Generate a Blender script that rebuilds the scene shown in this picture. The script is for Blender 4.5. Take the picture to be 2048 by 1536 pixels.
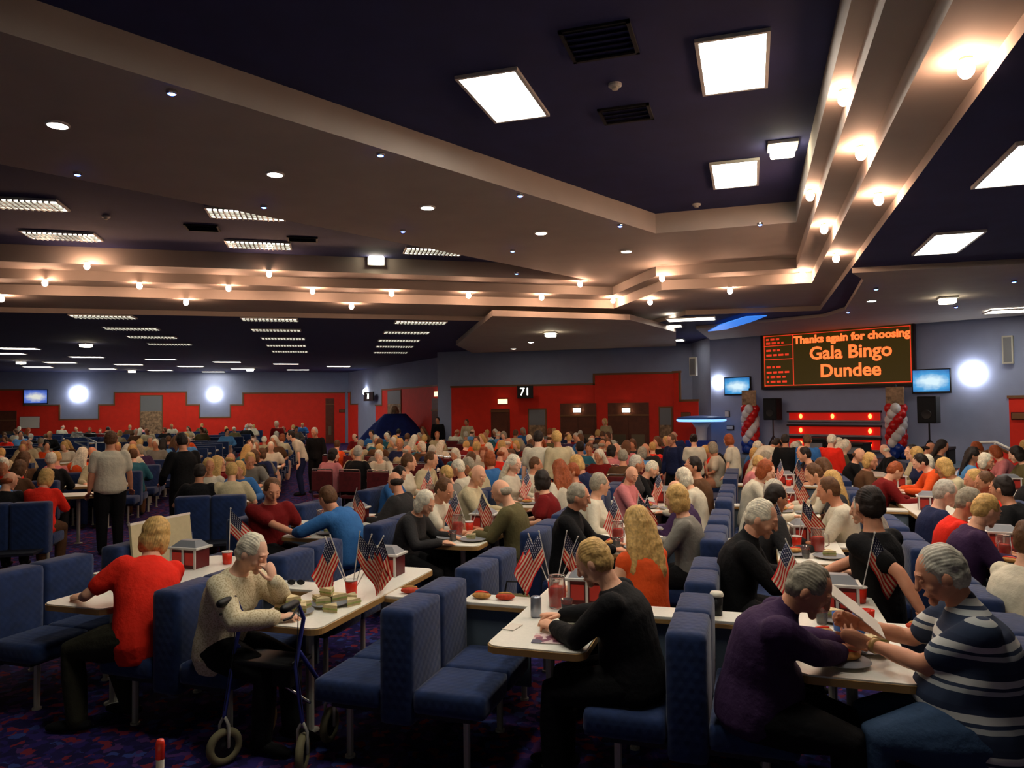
import bpy, bmesh, math, random
from mathutils import Vector, Matrix, noise
from mathutils.geometry import tessellate_polygon
random.seed(7)
SC = bpy.context.scene
COL = SC.collection
for o in list(bpy.data.objects): bpy.data.objects.remove(o)
# ---------------------------------------------------------------- camera
FPX, PITCH, ROLL, YAW, CAMZ = 1490.0, math.radians(1.755), math.radians(.596), math.radians(17.78), 2.0
_R = Matrix.Rotation(YAW, 3, 'Z') @ Matrix(((1,0,0),(0,0,1),(0,-1,0))) @ Matrix.Rotation(PITCH, 3, 'X') @ Matrix.Rotation(ROLL, 3, 'Z')
cam_d = bpy.data.cameras.new('camera'); cam = bpy.data.objects.new('camera', cam_d); COL.objects.link(cam)
cam_d.sensor_width = 36.0; cam_d.lens = FPX * 36.0 / 2048.0; cam_d.clip_end = 200
_m = Matrix((( _R[0][0], -_R[0][1], -_R[0][2]), (_R[1][0], -_R[1][1], -_R[1][2]), (_R[2][0], -_R[2][1], -_R[2][2]))).to_4x4()
_m.translation = (0, 0, CAMZ); cam.matrix_world = _m
SC.camera = cam
# ---------------------------------------------------------------- world, exposure
w = bpy.data.worlds.new('hall_ambient'); SC.world = w; w.use_nodes = True
w.node_tree.nodes['Background'].inputs[0].default_value = (1, .95, .9, 1)
w.node_tree.nodes['Background'].inputs[1].default_value = .042
SC.view_settings.view_transform = 'Standard'; SC.view_settings.look = 'None'
SC.view_settings.gamma = 1.0; SC.view_settings.use_curve_mapping = False
SC.view_settings.exposure = 0.85
PANEL_E, STRIP_E, BULB_E, DOWN_E, GLOBE_E = 15.0, 9.0, 150.0, 70.0, 17.0
# ---------------------------------------------------------------- pixel helpers (pixels are only directions)
def ray(x, y): return _R @ Vector(((x - 1024) / FPX, (y - 768) / FPX, 1.0))
def atz(x, y, z):
    d = ray(x, y); t = (z - CAMZ) / d.z
    return Vector((d.x * t, d.y * t, z))
def atplane(x, y, n, c):
    d = ray(x, y); t = c / (n.x * d.x + n.y * d.y)
    return Vector((d.x * t, d.y * t, CAMZ + d.z * t))
def atdepth(x, y, dep): return ray(x, y) * dep + Vector((0, 0, CAMZ))
def inview(p, z=1.2, mg=25):
    q = _R.transposed() @ (Vector((p[0], p[1], z)) - Vector((0, 0, CAMZ)))
    return q.z > .3 and -mg < 1024 + FPX * q.x / q.z < 2048 + mg
BX, BY = Vector((.850, .526)), Vector((-.526, .850)); BANG = math.atan2(.526, .850)
DD, DN = Vector((.418, .909)), Vector((-.909, .418))
def B2(a, b): return BX * a + BY * b
def D2(a, b): return DD * a + DN * b
def lin_int(d1, n1, c1, n2, c2):      # intersection of n1.p=c1 and n2.p=c2
    det = n1.x * n2.y - n1.y * n2.x
    return Vector(((c1 * n2.y - c2 * n1.y) / det, (n1.x * c2 - n2.x * c1) / det))
# ---------------------------------------------------------------- materials
def s2l(c): return tuple((v / 255 / 12.92) if v / 255 <= .04045 else ((v / 255 + .055) / 1.055) ** 2.4 for v in c) + (1,)
MATS = {}
def mat(name, col, rough=.6, metal=0, var=.0, vscale=30, bump=0, bscale=60, emit=0, ecol=None, spec=.4, alpha=None, trans=0, sheen=0):
    if name in MATS: return MATS[name]
    m = bpy.data.materials.new(name); m.use_nodes = True; nt = m.node_tree; b = nt.nodes['Principled BSDF']
    c = s2l(col); b.inputs['Base Color'].default_value = c
    b.inputs['Roughness'].default_value = rough; b.inputs['Metallic'].default_value = metal
    b.inputs['Specular IOR Level'].default_value = spec
    if sheen: b.inputs['Sheen Weight'].default_value = sheen
    if trans: b.inputs['Transmission Weight'].default_value = trans
    tc = nt.nodes.new('ShaderNodeTexCoord')
    if var:
        n = nt.nodes.new('ShaderNodeTexNoise'); n.inputs['Scale'].default_value = vscale; n.inputs['Detail'].default_value = 4
        nt.links.new(tc.outputs['Object'], n.inputs['Vector'])
        r = nt.nodes.new('ShaderNodeValToRGB'); r.color_ramp.elements[0].position = .3; r.color_ramp.elements[1].position = .7
        r.color_ramp.elements[0].color = tuple(v * (1 - var) for v in c[:3]) + (1,)
        r.color_ramp.elements[1].color = tuple(min(1, v * (1 + var)) for v in c[:3]) + (1,)
        nt.links.new(n.outputs['Fac'], r.inputs['Fac']); nt.links.new(r.outputs['Color'], b.inputs['Base Color'])
    if bump:
        n2 = nt.nodes.new('ShaderNodeTexNoise'); n2.inputs['Scale'].default_value = bscale; n2.inputs['Detail'].default_value = 3
        nt.links.new(tc.outputs['Object'], n2.inputs['Vector'])
        bp = nt.nodes.new('ShaderNodeBump'); bp.inputs['Strength'].default_value = bump; bp.inputs['Distance'].default_value = .02
        nt.links.new(n2.outputs['Fac'], bp.inputs['Height']); nt.links.new(bp.outputs['Normal'], b.inputs['Normal'])
    if emit:
        b.inputs['Emission Color'].default_value = s2l(ecol or col); b.inputs['Emission Strength'].default_value = emit
    MATS[name] = m; return m
def N(nt, t, **kw):
    n = nt.nodes.new(t)
    for k, v in kw.items():
        if k in n.inputs: n.inputs[k].default_value = v
        else: setattr(n, k, v)
    return n
def ramp(nt, stops, interp='LINEAR'):
    r = nt.nodes.new('ShaderNodeValToRGB'); r.color_ramp.interpolation = interp
    el = r.color_ramp.elements
    while len(el) < len(stops): el.new(.5)
    for e, (p, c) in zip(el, stops): e.position = p; e.color = s2l(c)
    return r
def carpet_mat():
    m = mat('carpet', (22, 20, 48), .95, spec=.1); nt = m.node_tree; b = nt.nodes['Principled BSDF']; tc = N(nt, 'ShaderNodeTexCoord')
    v = N(nt, 'ShaderNodeTexVoronoi', Scale=22.0); n = N(nt, 'ShaderNodeTexNoise', Scale=9.0, Detail=5.0)
    nt.links.new(tc.outputs['Object'], n.inputs['Vector'])
    mx = N(nt, 'ShaderNodeMixRGB'); mx.inputs[0].default_value = .12
    nt.links.new(tc.outputs['Object'], mx.inputs[1]); nt.links.new(n.outputs['Color'], mx.inputs[2]); nt.links.new(mx.outputs[0], v.inputs['Vector'])
    r = ramp(nt, [(0, (28, 24, 60)), (.3, (40, 32, 86)), (.5, (72, 44, 92)), (.64, (32, 28, 70)), (.80, (110, 36, 48)), (.92, (48, 62, 116))], 'CONSTANT')
    sep = N(nt, 'ShaderNodeSeparateColor'); nt.links.new(v.outputs['Color'], sep.inputs[0]); nt.links.new(sep.outputs[0], r.inputs['Fac'])
    n2 = N(nt, 'ShaderNodeTexNoise', Scale=260.0); nt.links.new(tc.outputs['Object'], n2.inputs['Vector'])
    bp = N(nt, 'ShaderNodeBump', Strength=.5); nt.links.new(n2.outputs['Fac'], bp.inputs['Height'])
    nt.links.new(r.outputs['Color'], b.inputs['Base Color']); nt.links.new(bp.outputs['Normal'], b.inputs['Normal']); return m
def fabric_mat(name, col, quilt=True):
    m = mat(name, col, .8, var=.25, vscale=14, spec=.25, sheen=.15); nt = m.node_tree; b = nt.nodes['Principled BSDF']; tc = N(nt, 'ShaderNodeTexCoord')
    if quilt:
        mp = N(nt, 'ShaderNodeMapping'); mp.inputs['Scale'].default_value = (28, 28, 28); mp.inputs['Rotation'].default_value = (.785, 0, .785)
        ck = N(nt, 'ShaderNodeTexVoronoi', Scale=1.0, feature='F1'); ck.distance = 'MANHATTAN'; ck.inputs['Randomness'].default_value = 0
        nt.links.new(tc.outputs['Object'], mp.inputs[0]); nt.links.new(mp.outputs[0], ck.inputs['Vector'])
        bp = N(nt, 'ShaderNodeBump', Strength=.14, Distance=.01); nt.links.new(ck.outputs['Distance'], bp.inputs['Height']); nt.links.new(bp.outputs['Normal'], b.inputs['Normal'])
    return m
def stripe_mat(name, stops, axis=2, scale=1.0):
    m = mat(name, (30, 36, 52), .85, spec=.2); nt = m.node_tree; b = nt.nodes['Principled BSDF']; tc = N(nt, 'ShaderNodeTexCoord')
    n = N(nt, 'ShaderNodeTexNoise', Scale=3.0); nt.links.new(tc.outputs['Object'], n.inputs['Vector'])
    mx = N(nt, 'ShaderNodeMixRGB'); mx.inputs[0].default_value = .03; nt.links.new(tc.outputs['Object'], mx.inputs[1]); nt.links.new(n.outputs['Color'], mx.inputs[2])
    sp = N(nt, 'ShaderNodeSeparateXYZ'); nt.links.new(mx.outputs[0], sp.inputs[0])
    mm = N(nt, 'ShaderNodeMath', operation='MULTIPLY'); mm.inputs[1].default_value = scale; nt.links.new(sp.outputs[axis], mm.inputs[0])
    fr = N(nt, 'ShaderNodeMath', operation='FRACT'); nt.links.new(mm.outputs[0], fr.inputs[0])
    r = ramp(nt, stops, 'CONSTANT'); nt.links.new(fr.outputs[0], r.inputs['Fac']); nt.links.new(r.outputs['Color'], b.inputs['Base Color']); return m
def flag_mat():
    m = mat('flag_cloth', (200, 60, 50), .8); nt = m.node_tree; b = nt.nodes['Principled BSDF']
    uv = N(nt, 'ShaderNodeTexCoord'); sp = N(nt, 'ShaderNodeSeparateXYZ'); nt.links.new(uv.outputs['UV'], sp.inputs[0])
    mm = N(nt, 'ShaderNodeMath', operation='MULTIPLY'); mm.inputs[1].default_value = 6.5; nt.links.new(sp.outputs[1], mm.inputs[0])
    fr = N(nt, 'ShaderNodeMath', operation='FRACT'); nt.links.new(mm.outputs[0], fr.inputs[0])
    st = ramp(nt, [(0, (205, 45, 40)), (.5, (225, 205, 180))], 'CONSTANT'); nt.links.new(fr.outputs[0], st.inputs['Fac'])
    u = N(nt, 'ShaderNodeMath', operation='LESS_THAN'); u.inputs[1].default_value = .42; nt.links.new(sp.outputs[0], u.inputs[0])
    v = N(nt, 'ShaderNodeMath', operation='GREATER_THAN'); v.inputs[1].default_value = .46; nt.links.new(sp.outputs[1], v.inputs[0])
    an = N(nt, 'ShaderNodeMath', operation='MULTIPLY'); nt.links.new(u.outputs[0], an.inputs[0]); nt.links.new(v.outputs[0], an.inputs[1])
    mp = N(nt, 'ShaderNodeMapping'); mp.inputs['Scale'].default_value = (14, 11, 1); nt.links.new(uv.outputs['UV'], mp.inputs[0])
    vo = N(nt, 'ShaderNodeTexVoronoi', Scale=1.0); vo.inputs['Randomness'].default_value = 0; vo.voronoi_dimensions = '2D'; nt.links.new(mp.outputs[0], vo.inputs['Vector'])
    sr = ramp(nt, [(0, (190, 190, 200)), (.28, (28, 34, 72))], 'CONSTANT'); nt.links.new(vo.outputs['Distance'], sr.inputs['Fac'])
    mx = N(nt, 'ShaderNodeMixRGB'); nt.links.new(an.outputs[0], mx.inputs[0]); nt.links.new(st.outputs['Color'], mx.inputs[1]); nt.links.new(sr.outputs['Color'], mx.inputs[2])
    nt.links.new(mx.outputs[0], b.inputs['Base Color']); return m
def screen_mat(name, c0, c1, c2, e):
    m = mat(name, (10, 10, 10), .3); nt = m.node_tree; b = nt.nodes['Principled BSDF']; tc = N(nt, 'ShaderNodeTexCoord')
    mp = N(nt, 'ShaderNodeMapping'); mp.inputs['Location'].default_value = (-.5, -.5, -.45); nt.links.new(tc.outputs['Generated'], mp.inputs[0])
    g = N(nt, 'ShaderNodeTexGradient', gradient_type='SPHERICAL'); mp.inputs['Scale'].default_value = (1.0, .3, 1.3); mp.inputs['Location'].default_value = (-.5, -.15, -.6)
    nt.links.new(mp.outputs[0], g.inputs[0]); n = N(nt, 'ShaderNodeTexNoise', Scale=5.0); nt.links.new(tc.outputs['Generated'], n.inputs['Vector'])
    ad = N(nt, 'ShaderNodeMath', operation='MULTIPLY_ADD'); nt.links.new(n.outputs['Fac'], ad.inputs[0]); ad.inputs[1].default_value = .35; nt.links.new(g.outputs['Fac'], ad.inputs[2])
    r = ramp(nt, [(.2, c0), (.65, c1), (.95, c2)]); nt.links.new(ad.outputs[0], r.inputs['Fac'])
    nt.links.new(r.outputs['Color'], b.inputs['Emission Color']); b.inputs['Emission Strength'].default_value = e; return m
M = dict(
 carpet=carpet_mat(), dark=mat('ceiling_navy', (36, 40, 84), .9, var=.12, vscale=3), soffit=mat('soffit_taupe', (154, 144, 136), .8, var=.05, vscale=2),
 wall=mat('wall_grey_blue', (142, 150, 176), .8, var=.04, vscale=3), red=mat('dado_red', (226, 40, 14), .65, var=.06, vscale=4), trimgold=mat('dado_trim', (120, 80, 46), .6),
 wood=mat('door_wood', (92, 44, 22), .5, var=.2, vscale=6), kick=mat('kick_plate', (120, 110, 90), .35, .8), chrome=mat('chrome', (190, 190, 190), .25, 1), steel=mat('leg_steel', (176, 172, 158), .45, .25),
 panel=mat('light_panel', (255, 250, 242), .5, emit=PANEL_E, ecol=(255, 249, 236)), strip=mat('light_strip', (255, 250, 240), .5, emit=STRIP_E, ecol=(255, 250, 236)), frame=mat('light_frame', (190, 188, 180), .5), louvre=mat('louvre', (90, 90, 84), .4),
 bulb=mat('bulb_glow', (255, 215, 190), .4, emit=BULB_E, ecol=(255, 198, 162)), cap=mat('bulb_holder', (200, 190, 170), .5), down=mat('downlight_glow', (255, 255, 240), .4, emit=DOWN_E, ecol=(255, 252, 230)),
 bspot=mat('blue_led', (120, 170, 255), .4, emit=30, ecol=(60, 110, 255)), emg=mat('emergency_glow', (255, 245, 210), .4, emit=14, ecol=(255, 240, 205)), globe=mat('globe_glow', (255, 255, 255), .4, emit=GLOBE_E, ecol=(245, 248, 255)),
 vent=mat('vent_black', (14, 14, 16), .8), black=mat('black_plastic', (14, 14, 15), .5), blackm=mat('black_matt', (10, 10, 11), .9),
 fabric=fabric_mat('bench_fabric', (22, 42, 82)), frame_b=mat('bench_frame', (16, 18, 30), .6), maroon=fabric_mat('maroon_fabric', (92, 18, 22), False),
 top=mat('table_laminate', (226, 222, 208), .35, var=.04, vscale=50), edge=mat('table_edge', (168, 128, 74), .5), ledgep=mat('ledge_panel_grey', (86, 98, 108), .7),
 flag=flag_mat(), pole=mat('flag_pole', (205, 200, 190), .5), white=mat('white_china', (215, 208, 190), .3), paper=mat('paper', (215, 205, 190), .8), cream=mat('cream_board', (190, 176, 138), .8, var=.05),
 bread=mat('bread', (196, 140, 74), .8, var=.3, vscale=40), bun=mat('bun_red', (190, 60, 30), .7, var=.3, vscale=40), filling=mat('filling', (150, 160, 90), .8, var=.3), cake=mat('pale_sandwich', (210, 190, 145), .85, var=.12),
 redp=mat('red_drink', (215, 50, 30), .25), glass=mat('clear_plastic', (235, 230, 226), .08, trans=.95), can=mat('can_silver', (150, 155, 165), .3, .7), bluep=mat('blue_cup', (50, 90, 160), .4),
 boxred=mat('box_dark_red', (86, 14, 16), .45), boxgrey=mat('box_grey', (120, 122, 126), .5), boxwhite=mat('box_white', (200, 196, 188), .5), boxscreen=mat('box_display', (120, 24, 20), .4, emit=.08, ecol=(220, 60, 40)),
 led_on=mat('led_amber', (255, 120, 60), .5, emit=.95, ecol=(255, 104, 48)), led_red=mat('led_red', (255, 70, 40), .5, emit=.42, ecol=(240, 60, 36)), led_bg=mat('led_face', (36, 32, 18), .6, emit=.03, ecol=(190, 150, 40)), led_frame=mat('led_frame', (30, 10, 8), .6),
 screen=screen_mat('tv_picture', (20, 70, 150), (70, 160, 220), (220, 245, 255), .55), screen2=screen_mat('tv_picture_far', (30, 50, 130), (90, 120, 210), (230, 230, 220), .5),
 redglow=mat('red_glow', (200, 20, 8), .5, emit=.16, ecol=(235, 26, 8)), redlamp=mat('red_lamp', (255, 90, 50), .5, emit=6, ecol=(255, 80, 40)), blueglow=mat('blue_cove', (70, 150, 230), .5, emit=.55, ecol=(40, 120, 225)), ringglow=mat('ring_glow', (130, 180, 255), .4, emit=1.0, ecol=(120, 175, 255)),
 bal_r=mat('balloon_red', (190, 20, 18), .3), bal_w=mat('balloon_white', (210, 205, 200), .3), bal_b=mat('balloon_blue', (20, 50, 130), .3), poster=mat('poster_print', (150, 120, 90), .7, var=.6, vscale=9), speakerg=mat('speaker_beige', (190, 186, 170), .6),
 exit=mat('exit_glow', (255, 190, 150), .5, emit=2.2, ecol=(255, 170, 120)), bluecloth=mat('blue_drape', (22, 44, 120), .8, var=.2, vscale=6), digit=mat('digit_white', (255, 255, 245), .5, emit=2.2), greenish=mat('rail_white', (215, 215, 210), .3, .3),
)
# ---------------------------------------------------------------- mesh helpers
CH = {}
def link(o, parent=None):
    COL.objects.link(o)
    if parent is not None: o.parent = parent; CH.setdefault(parent, []).append(o)
    return o
def tag(o, label=None, cat=None, group=None, kind=None):
    if label: o['label'] = label
    if cat: o['category'] = cat
    if group: o['group'] = group
    if kind: o['kind'] = kind
    return o
def empty(name, loc=(0, 0, 0), rz=0, label=None, cat=None, group=None):
    o = bpy.data.objects.new(name, None); o.location = loc; o.rotation_euler = (0, 0, rz); o.empty_display_size = .1
    return tag(link(o), label, cat, group)
def mesh_of(name, bm, mats, smooth=False):
    me = bpy.data.meshes.new(name); bm.normal_update(); bm.to_mesh(me); bm.free()
    for m in (mats if isinstance(mats, (list, tuple)) else [mats]): me.materials.append(m)
    if smooth: me.polygons.foreach_set('use_smooth', [True] * len(me.polygons))
    return me
def obj(name, me, parent=None, loc=(0, 0, 0), rz=0, rot=None):
    o = bpy.data.objects.new(name, me); o.location = loc; o.rotation_euler = rot or (0, 0, rz)
    return link(o, parent)
def struct(name, bm, m, label=None, parent=None, smooth=False):
    o = obj(name, mesh_of(name, bm, m, smooth), parent)
    if parent is None: o['kind'] = 'structure'
    if label: o['label'] = label
    return o
def box(bm, a, b, mi=0, mtx=None, bev=0):
    x0, y0, z0 = a; x1, y1, z1 = b
    vs = [bm.verts.new(v) for v in ((x0,y0,z0),(x1,y0,z0),(x1,y1,z0),(x0,y1,z0),(x0,y0,z1),(x1,y0,z1),(x1,y1,z1),(x0,y1,z1))]
    fs = [bm.faces.new([vs[i] for i in f]) for f in ((0,3,2,1),(4,5,6,7),(0,1,5,4),(1,2,6,5),(2,3,7,6),(3,0,4,7))]
    for f in fs: f.material_index = mi
    if bev:
        es = list({e for f in fs for e in f.edges})
        r = bmesh.ops.bevel(bm, geom=es, offset=bev, segments=2, affect='EDGES', profile=.6)
        vs = list({v for f in r['faces'] for v in f.verts} | {v for v in vs if v.is_valid})
        for f in {f for v in vs for f in v.link_faces}: f.material_index = mi
    if mtx is not None:
        for v in vs: v.co = mtx @ v.co
    return vs
def B(*a, **k):
    bm = bmesh.new(); box(bm, *a, **k); return bm
def tube(bm, pts, rad, seg=10, mi=0, squash=1.0, side=None, round_ends=True):
    pts = [Vector(p) for p in pts]; rad = list(rad) if isinstance(rad, (list, tuple)) else [rad] * len(pts)
    if round_ends:
        d0 = (pts[0] - pts[1]).normalized(); d1 = (pts[-1] - pts[-2]).normalized(); r0, r1 = rad[0], rad[-1]
        pts = [pts[0] + d0 * r0 * .95, pts[0] + d0 * r0 * .7] + pts + [pts[-1] + d1 * r1 * .7, pts[-1] + d1 * r1 * .95]
        rad = [r0 * .3, r0 * .72] + rad + [r1 * .72, r1 * .3]
    rings = []; ref = Vector(side) if side is not None else None
    for i, p in enumerate(pts):
        d = (pts[min(i + 1, len(pts) - 1)] - pts[max(i - 1, 0)]).normalized()
        if ref is None: ref = Vector((1, 0, 0)) if abs(d.x) < .8 else Vector((0, 1, 0))
        u = (ref - d * ref.dot(d)).normalized(); v = d.cross(u); ref = u if side is None else ref
        rings.append([bm.verts.new(p + (u * math.cos(t) + v * math.sin(t) * squash) * rad[i]) for t in [2 * math.pi * k / seg for k in range(seg)]])
    return skinrings(bm, rings, mi)
def skinrings(bm, rings, mi=0, caps=True):
    n = len(rings[0])
    for a, b in zip(rings, rings[1:]):
        for k in range(n): bm.faces.new((a[k], a[(k + 1) % n], b[(k + 1) % n], b[k])).material_index = mi
    if caps:
        bm.faces.new(rings[0][::-1]).material_index = mi; bm.faces.new(rings[-1]).material_index = mi
    return [v for r in rings for v in r]
def lathe(bm, prof, seg=16, c=(0, 0, 0), mi=0):
    rings = [[bm.verts.new((c[0] + r * math.cos(t), c[1] + r * math.sin(t), c[2] + z)) for t in [2 * math.pi * k / seg for k in range(seg)]] for r, z in prof]
    skinrings(bm, rings, mi); return rings
def ellipsoid(bm, c, r, u=12, v=8, mtx=None, mi=0, fn=None):
    res = bmesh.ops.create_uvsphere(bm, u_segments=u, v_segments=v, radius=1)
    c = Vector(c)
    for w_ in res['verts']:
        p = Vector(w_.co)
        if fn: p = fn(p)
        p = Vector((p.x * r[0], p.y * r[1], p.z * r[2]))
        w_.co = c + (mtx @ p if mtx is not None else p)
    for f in {f for v_ in res['verts'] for f in v_.link_faces}: f.material_index = mi
    return res['verts']
def poly_bm(loops, z, flip=True, bm=None):
    bm = bm or bmesh.new()
    loops3 = [[Vector((p[0], p[1], 0)) for p in l] for l in loops]; flat = [p for l in loops3 for p in l]
    vs = [bm.verts.new((p.x, p.y, z)) for p in flat]
    for t in tessellate_polygon(loops3):
        f = bm.faces.new([vs[i] for i in t]); f.normal_update()
        if (f.normal.z > 0) == flip: f.normal_flip()
    return bm
def wall_bm(pts, z0, z1, bm=None):
    bm = bm or bmesh.new()
    lo = [bm.verts.new((p[0], p[1], z0)) for p in pts]; hi = [bm.verts.new((p[0], p[1], z1)) for p in pts]
    for i in range(len(pts) - 1): bm.faces.new((lo[i], lo[i + 1], hi[i + 1], hi[i]))
    return bm
def copy_tree(o, parent=None):
    c = o.copy(); c.parent = None; link(c, parent)
    for ch in list(CH.get(o, ())): copy_tree(ch, c)
    return c
# ---------------------------------------------------------------- the shell of the hall
ZL, Z2, Z1, Z0, ZC = 4.10, 4.21, 4.40, 4.58, 4.88
bm = poly_bm([[(-45, -6), (18, -6), (18, 62), (-45, 62)]], 0, False); struct('floor', bm, M['carpet'], 'dark navy patterned carpet flecked with red and purple')
FARB, NEARY = 44.2, -5.0
W = lin_int(0, DN, 9.1, BY, 14.4); L0 = B2(-16, 14.4)
A1, A2 = D2(-6, 5.9), D2(-6, 9.1); K1 = lin_int(0, DN, 5.9, Vector((0, 1)), 11.25); K2 = Vector((.66, 11.25)); N0 = Vector((.66, NEARY))
C1 = [B2(-16, 15.1), Vector((-2.36, 15.05)), Vector((-1.64, 13.95)), Vector((.81, 14.05)), Vector((.81, NEARY))]
C1[1] = lin_int(0, BY, 15.1, Vector((.868, .496)), Vector((.868, .496)).dot(Vector((-1.64, 13.95))))
C2 = [B2(-16, 15.8), None, Vector((-1.60, 14.45)), Vector((1.10, 14.6)), Vector((1.10, NEARY))]
C2[1] = lin_int(0, BY, 15.8, Vector((.868, .496)), Vector((.868, .496)).dot(C2[2]))
C3 = [B2(-16, 17.75), None, Vector((-1.42, 17.75)), Vector((1.52, 18.1)), Vector((1.52, NEARY))]
C3[1] = lin_int(0, BY, 17.75, Vector((.868, .496)), Vector((.868, .496)).dot(C3[2]))
bm = poly_bm([[A1 - DN * 3, A2 + DN * 4, L0 + BY * .3, W + BY * .6, K1 + Vector((0, .2)), K2 + Vector((.1, .2)), N0 + Vector((.1, 0))]], ZC)
bm.free()
bm = poly_bm([[A1, K1, K2, N0]], ZC); poly_bm([[A2, W, L0, B2(-16, 6)]], ZC, True, bm); struct('ceiling', bm, M['dark'], 'dark navy ceiling inside the raised coffers')
far_l, far_r = B2(-20, FARB + .5), Vector((14, 34))
bm = poly_bm([[C3[0], C3[1], C3[2], C3[3], C3[4], Vector((14, NEARY)), far_r, Vector((-11, 48)), B2(3, FARB + .5), far_l, B2(-20, 17.75)]], ZL); struct('ceiling.001', bm, M['dark'], 'dark navy lower ceiling beyond the stepped bulkhead')
bm = poly_bm([[A1, A2, W, L0] + C1 + [N0, K2, K1]], Z0); wall_bm([A1, K1, K2, N0], Z0, ZC, bm); wall_bm([A2, W, L0], Z0, ZC, bm)
struct('trim_1', bm, M['soffit'], 'broad taupe ceiling beam with spotlights around the raised coffers')
def step(name, ca, cb, z, zup, label):
    bm = poly_bm([list(ca) + list(cb)[::-1]], z); wall_bm(ca, z, zup, bm); return struct(name, bm, M['soffit'], label)
step('trim_2', C1, C2, Z1, Z0, 'upper taupe step of the bulb-lit bulkhead'); step('trim_3', C2, C3, Z2, Z1, 'lower taupe step of the bulb-lit bulkhead')
bm = wall_bm(C3, ZL, Z2); struct('trim_4', bm, M['soffit'], 'pale lip along the bottom edge of the stepped bulkhead')
def pixpoly(px, z): return [atz(x, y, z).xy for x, y in px]
def slab(name, px, z, label):
    p = pixpoly(px, z); bm = poly_bm([p], z); wall_bm(p + [p[0]], z, ZL, bm); return struct(name, bm, M['soffit'], label)
slab('trim_5', [(985, 632), (1260, 640), (1352, 664), (1352, 692), (945, 706), (912, 690)], 3.97, 'taupe lowered soffit in front of the red wall')
SN = Vector((.449, .893)); SD = Vector((.893, -.449)); SCC = 20.9
def onstage(x, y, off=0): return atplane(x, y, SN, SCC - off)
SA, SB_ = SN * SCC + SD * -11.85, SN * SCC + SD * 14
st = [atz(1648, 634, 4.02).xy, atz(1690, 621, 4.02).xy, atz(1727, 560, 4.02).xy, atz(1704, 546, 4.02).xy, atz(2100, 525, 4.02).xy, atz(2200, 560, 4.02).xy, SN * (SCC - .05) + SD * 4.2, SN * (SCC - .05) + SD * -11.8, atz(1392, 658, 4.02).xy]
bm = poly_bm([st], 4.02); wall_bm(st + [st[0]], 4.02, ZL, bm); struct('trim_6', bm, M['soffit'], 'taupe soffit running along the top of the stage wall')
YR = 26.0
# walls
bm = wall_bm([B2(-20, FARB), B2(1.2, FARB)], 0, ZL); struct('wall_far', bm, M['wall'], 'pale grey blue far wall with round wall lamps')
cA, cB = B2(1.2, FARB), Vector((-11.3, 27.6))
bm = wall_bm([cA, cB], 0, ZL); struct('wall_mid', bm, M['wall'], 'shadowed slanting wall between far wall and red doors')
bm = wall_bm([cB, Vector((-11.3, YR)), Vector((-1.9, YR))], 0, ZL); struct('wall_doors', bm, M['wall'], 'wall of the brown double doors, red below and grey above')
bm = wall_bm([Vector((-1.9, YR)), SA, SB_], 0, ZL + .1); struct('wall_stage', bm, M['wall'], 'pale grey blue stage wall behind the message board')
# stepped red dados with tan trim; each a panel standing 3 cm off its wall
class Plane:
    def __init__(s, p, q): s.p = Vector(p); s.d = (Vector(q) - s.p).normalized(); s.n = Vector((s.d.y, -s.d.x)); s.c = s.n.dot(s.p); s.rz = math.atan2(s.d.y, s.d.x)
    def sz(s, x, y):
        q = atplane(x, y, s.n, s.c); return (q.xy - s.p).dot(s.d), q.z
    def pt(s, u, z, off=0): v = s.p + s.d * u + s.n * off; return Vector((v.x, v.y, z))
PF = Plane(B2(-20, FARB), B2(1.2, FARB)); PM = Plane(cA, cB); PD = Plane((-11.3, YR), (-1.9, YR)); PS = Plane(SA, SB_)
for P_ in (PF, PM, PD, PS):
    if P_.n.dot(-P_.p) < 0: P_.n.negate(); P_.c = -P_.c
def wbox(pl, u0, u1, z0, z1, o0, o1, m, name, parent=None, bev=0):
    mt = Matrix(((pl.d.x, pl.n.x, 0, pl.p.x), (pl.d.y, pl.n.y, 0, pl.p.y), (0, 0, 1, 0), (0, 0, 0, 1)))
    bm = bmesh.new(); box(bm, (u0, o0, z0), (u1, o1, z1), bev=bev); bmesh.ops.transform(bm, matrix=mt, verts=bm.verts)
    bmesh.ops.recalc_face_normals(bm, faces=bm.faces); return obj(name, mesh_of(name, bm, m), parent)
trim_n = [7]
def dado(pl, pts, label):     # pts: (u, ztop) left to right, stepped
    bm = bmesh.new(); tb = bmesh.new()
    mt = Matrix(((pl.d.x, pl.n.x, 0, pl.p.x), (pl.d.y, pl.n.y, 0, pl.p.y), (0, 0, 1, 0), (0, 0, 0, 1)))
    for (u0, u1, z) in pts: box(bm, (u0, .0, 0), (u1, .03, z))
    zprev = None
    for i, (u0, u1, z) in enumerate(pts):
        box(tb, (u0 - .035, .0, z), (u1 + .035, .05, z + .07))
        if i and abs(pts[i - 1][2] - z) > .05:
            zz = sorted((pts[i - 1][2], z)); s_ = -1 if z > pts[i - 1][2] else 1
            box(tb, (u0 - .035, .0, zz[0]), (u0 + .035, .05, zz[1]))
    for b_ in (bm, tb): bmesh.ops.transform(b_, matrix=mt, verts=b_.verts); bmesh.ops.recalc_face_normals(b_, faces=b_.faces)
    o = struct('trim_%d' % trim_n[0], bm, M['red'], label); trim_n[0] += 1
    struct('edging', tb, M['trimgold'], None, o); return o
def pxs(pl, runs): return [(pl.sz(a, y)[0], pl.sz(b, y)[0], pl.sz((a + b) / 2, y)[1]) for a, b, y in runs]
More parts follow.
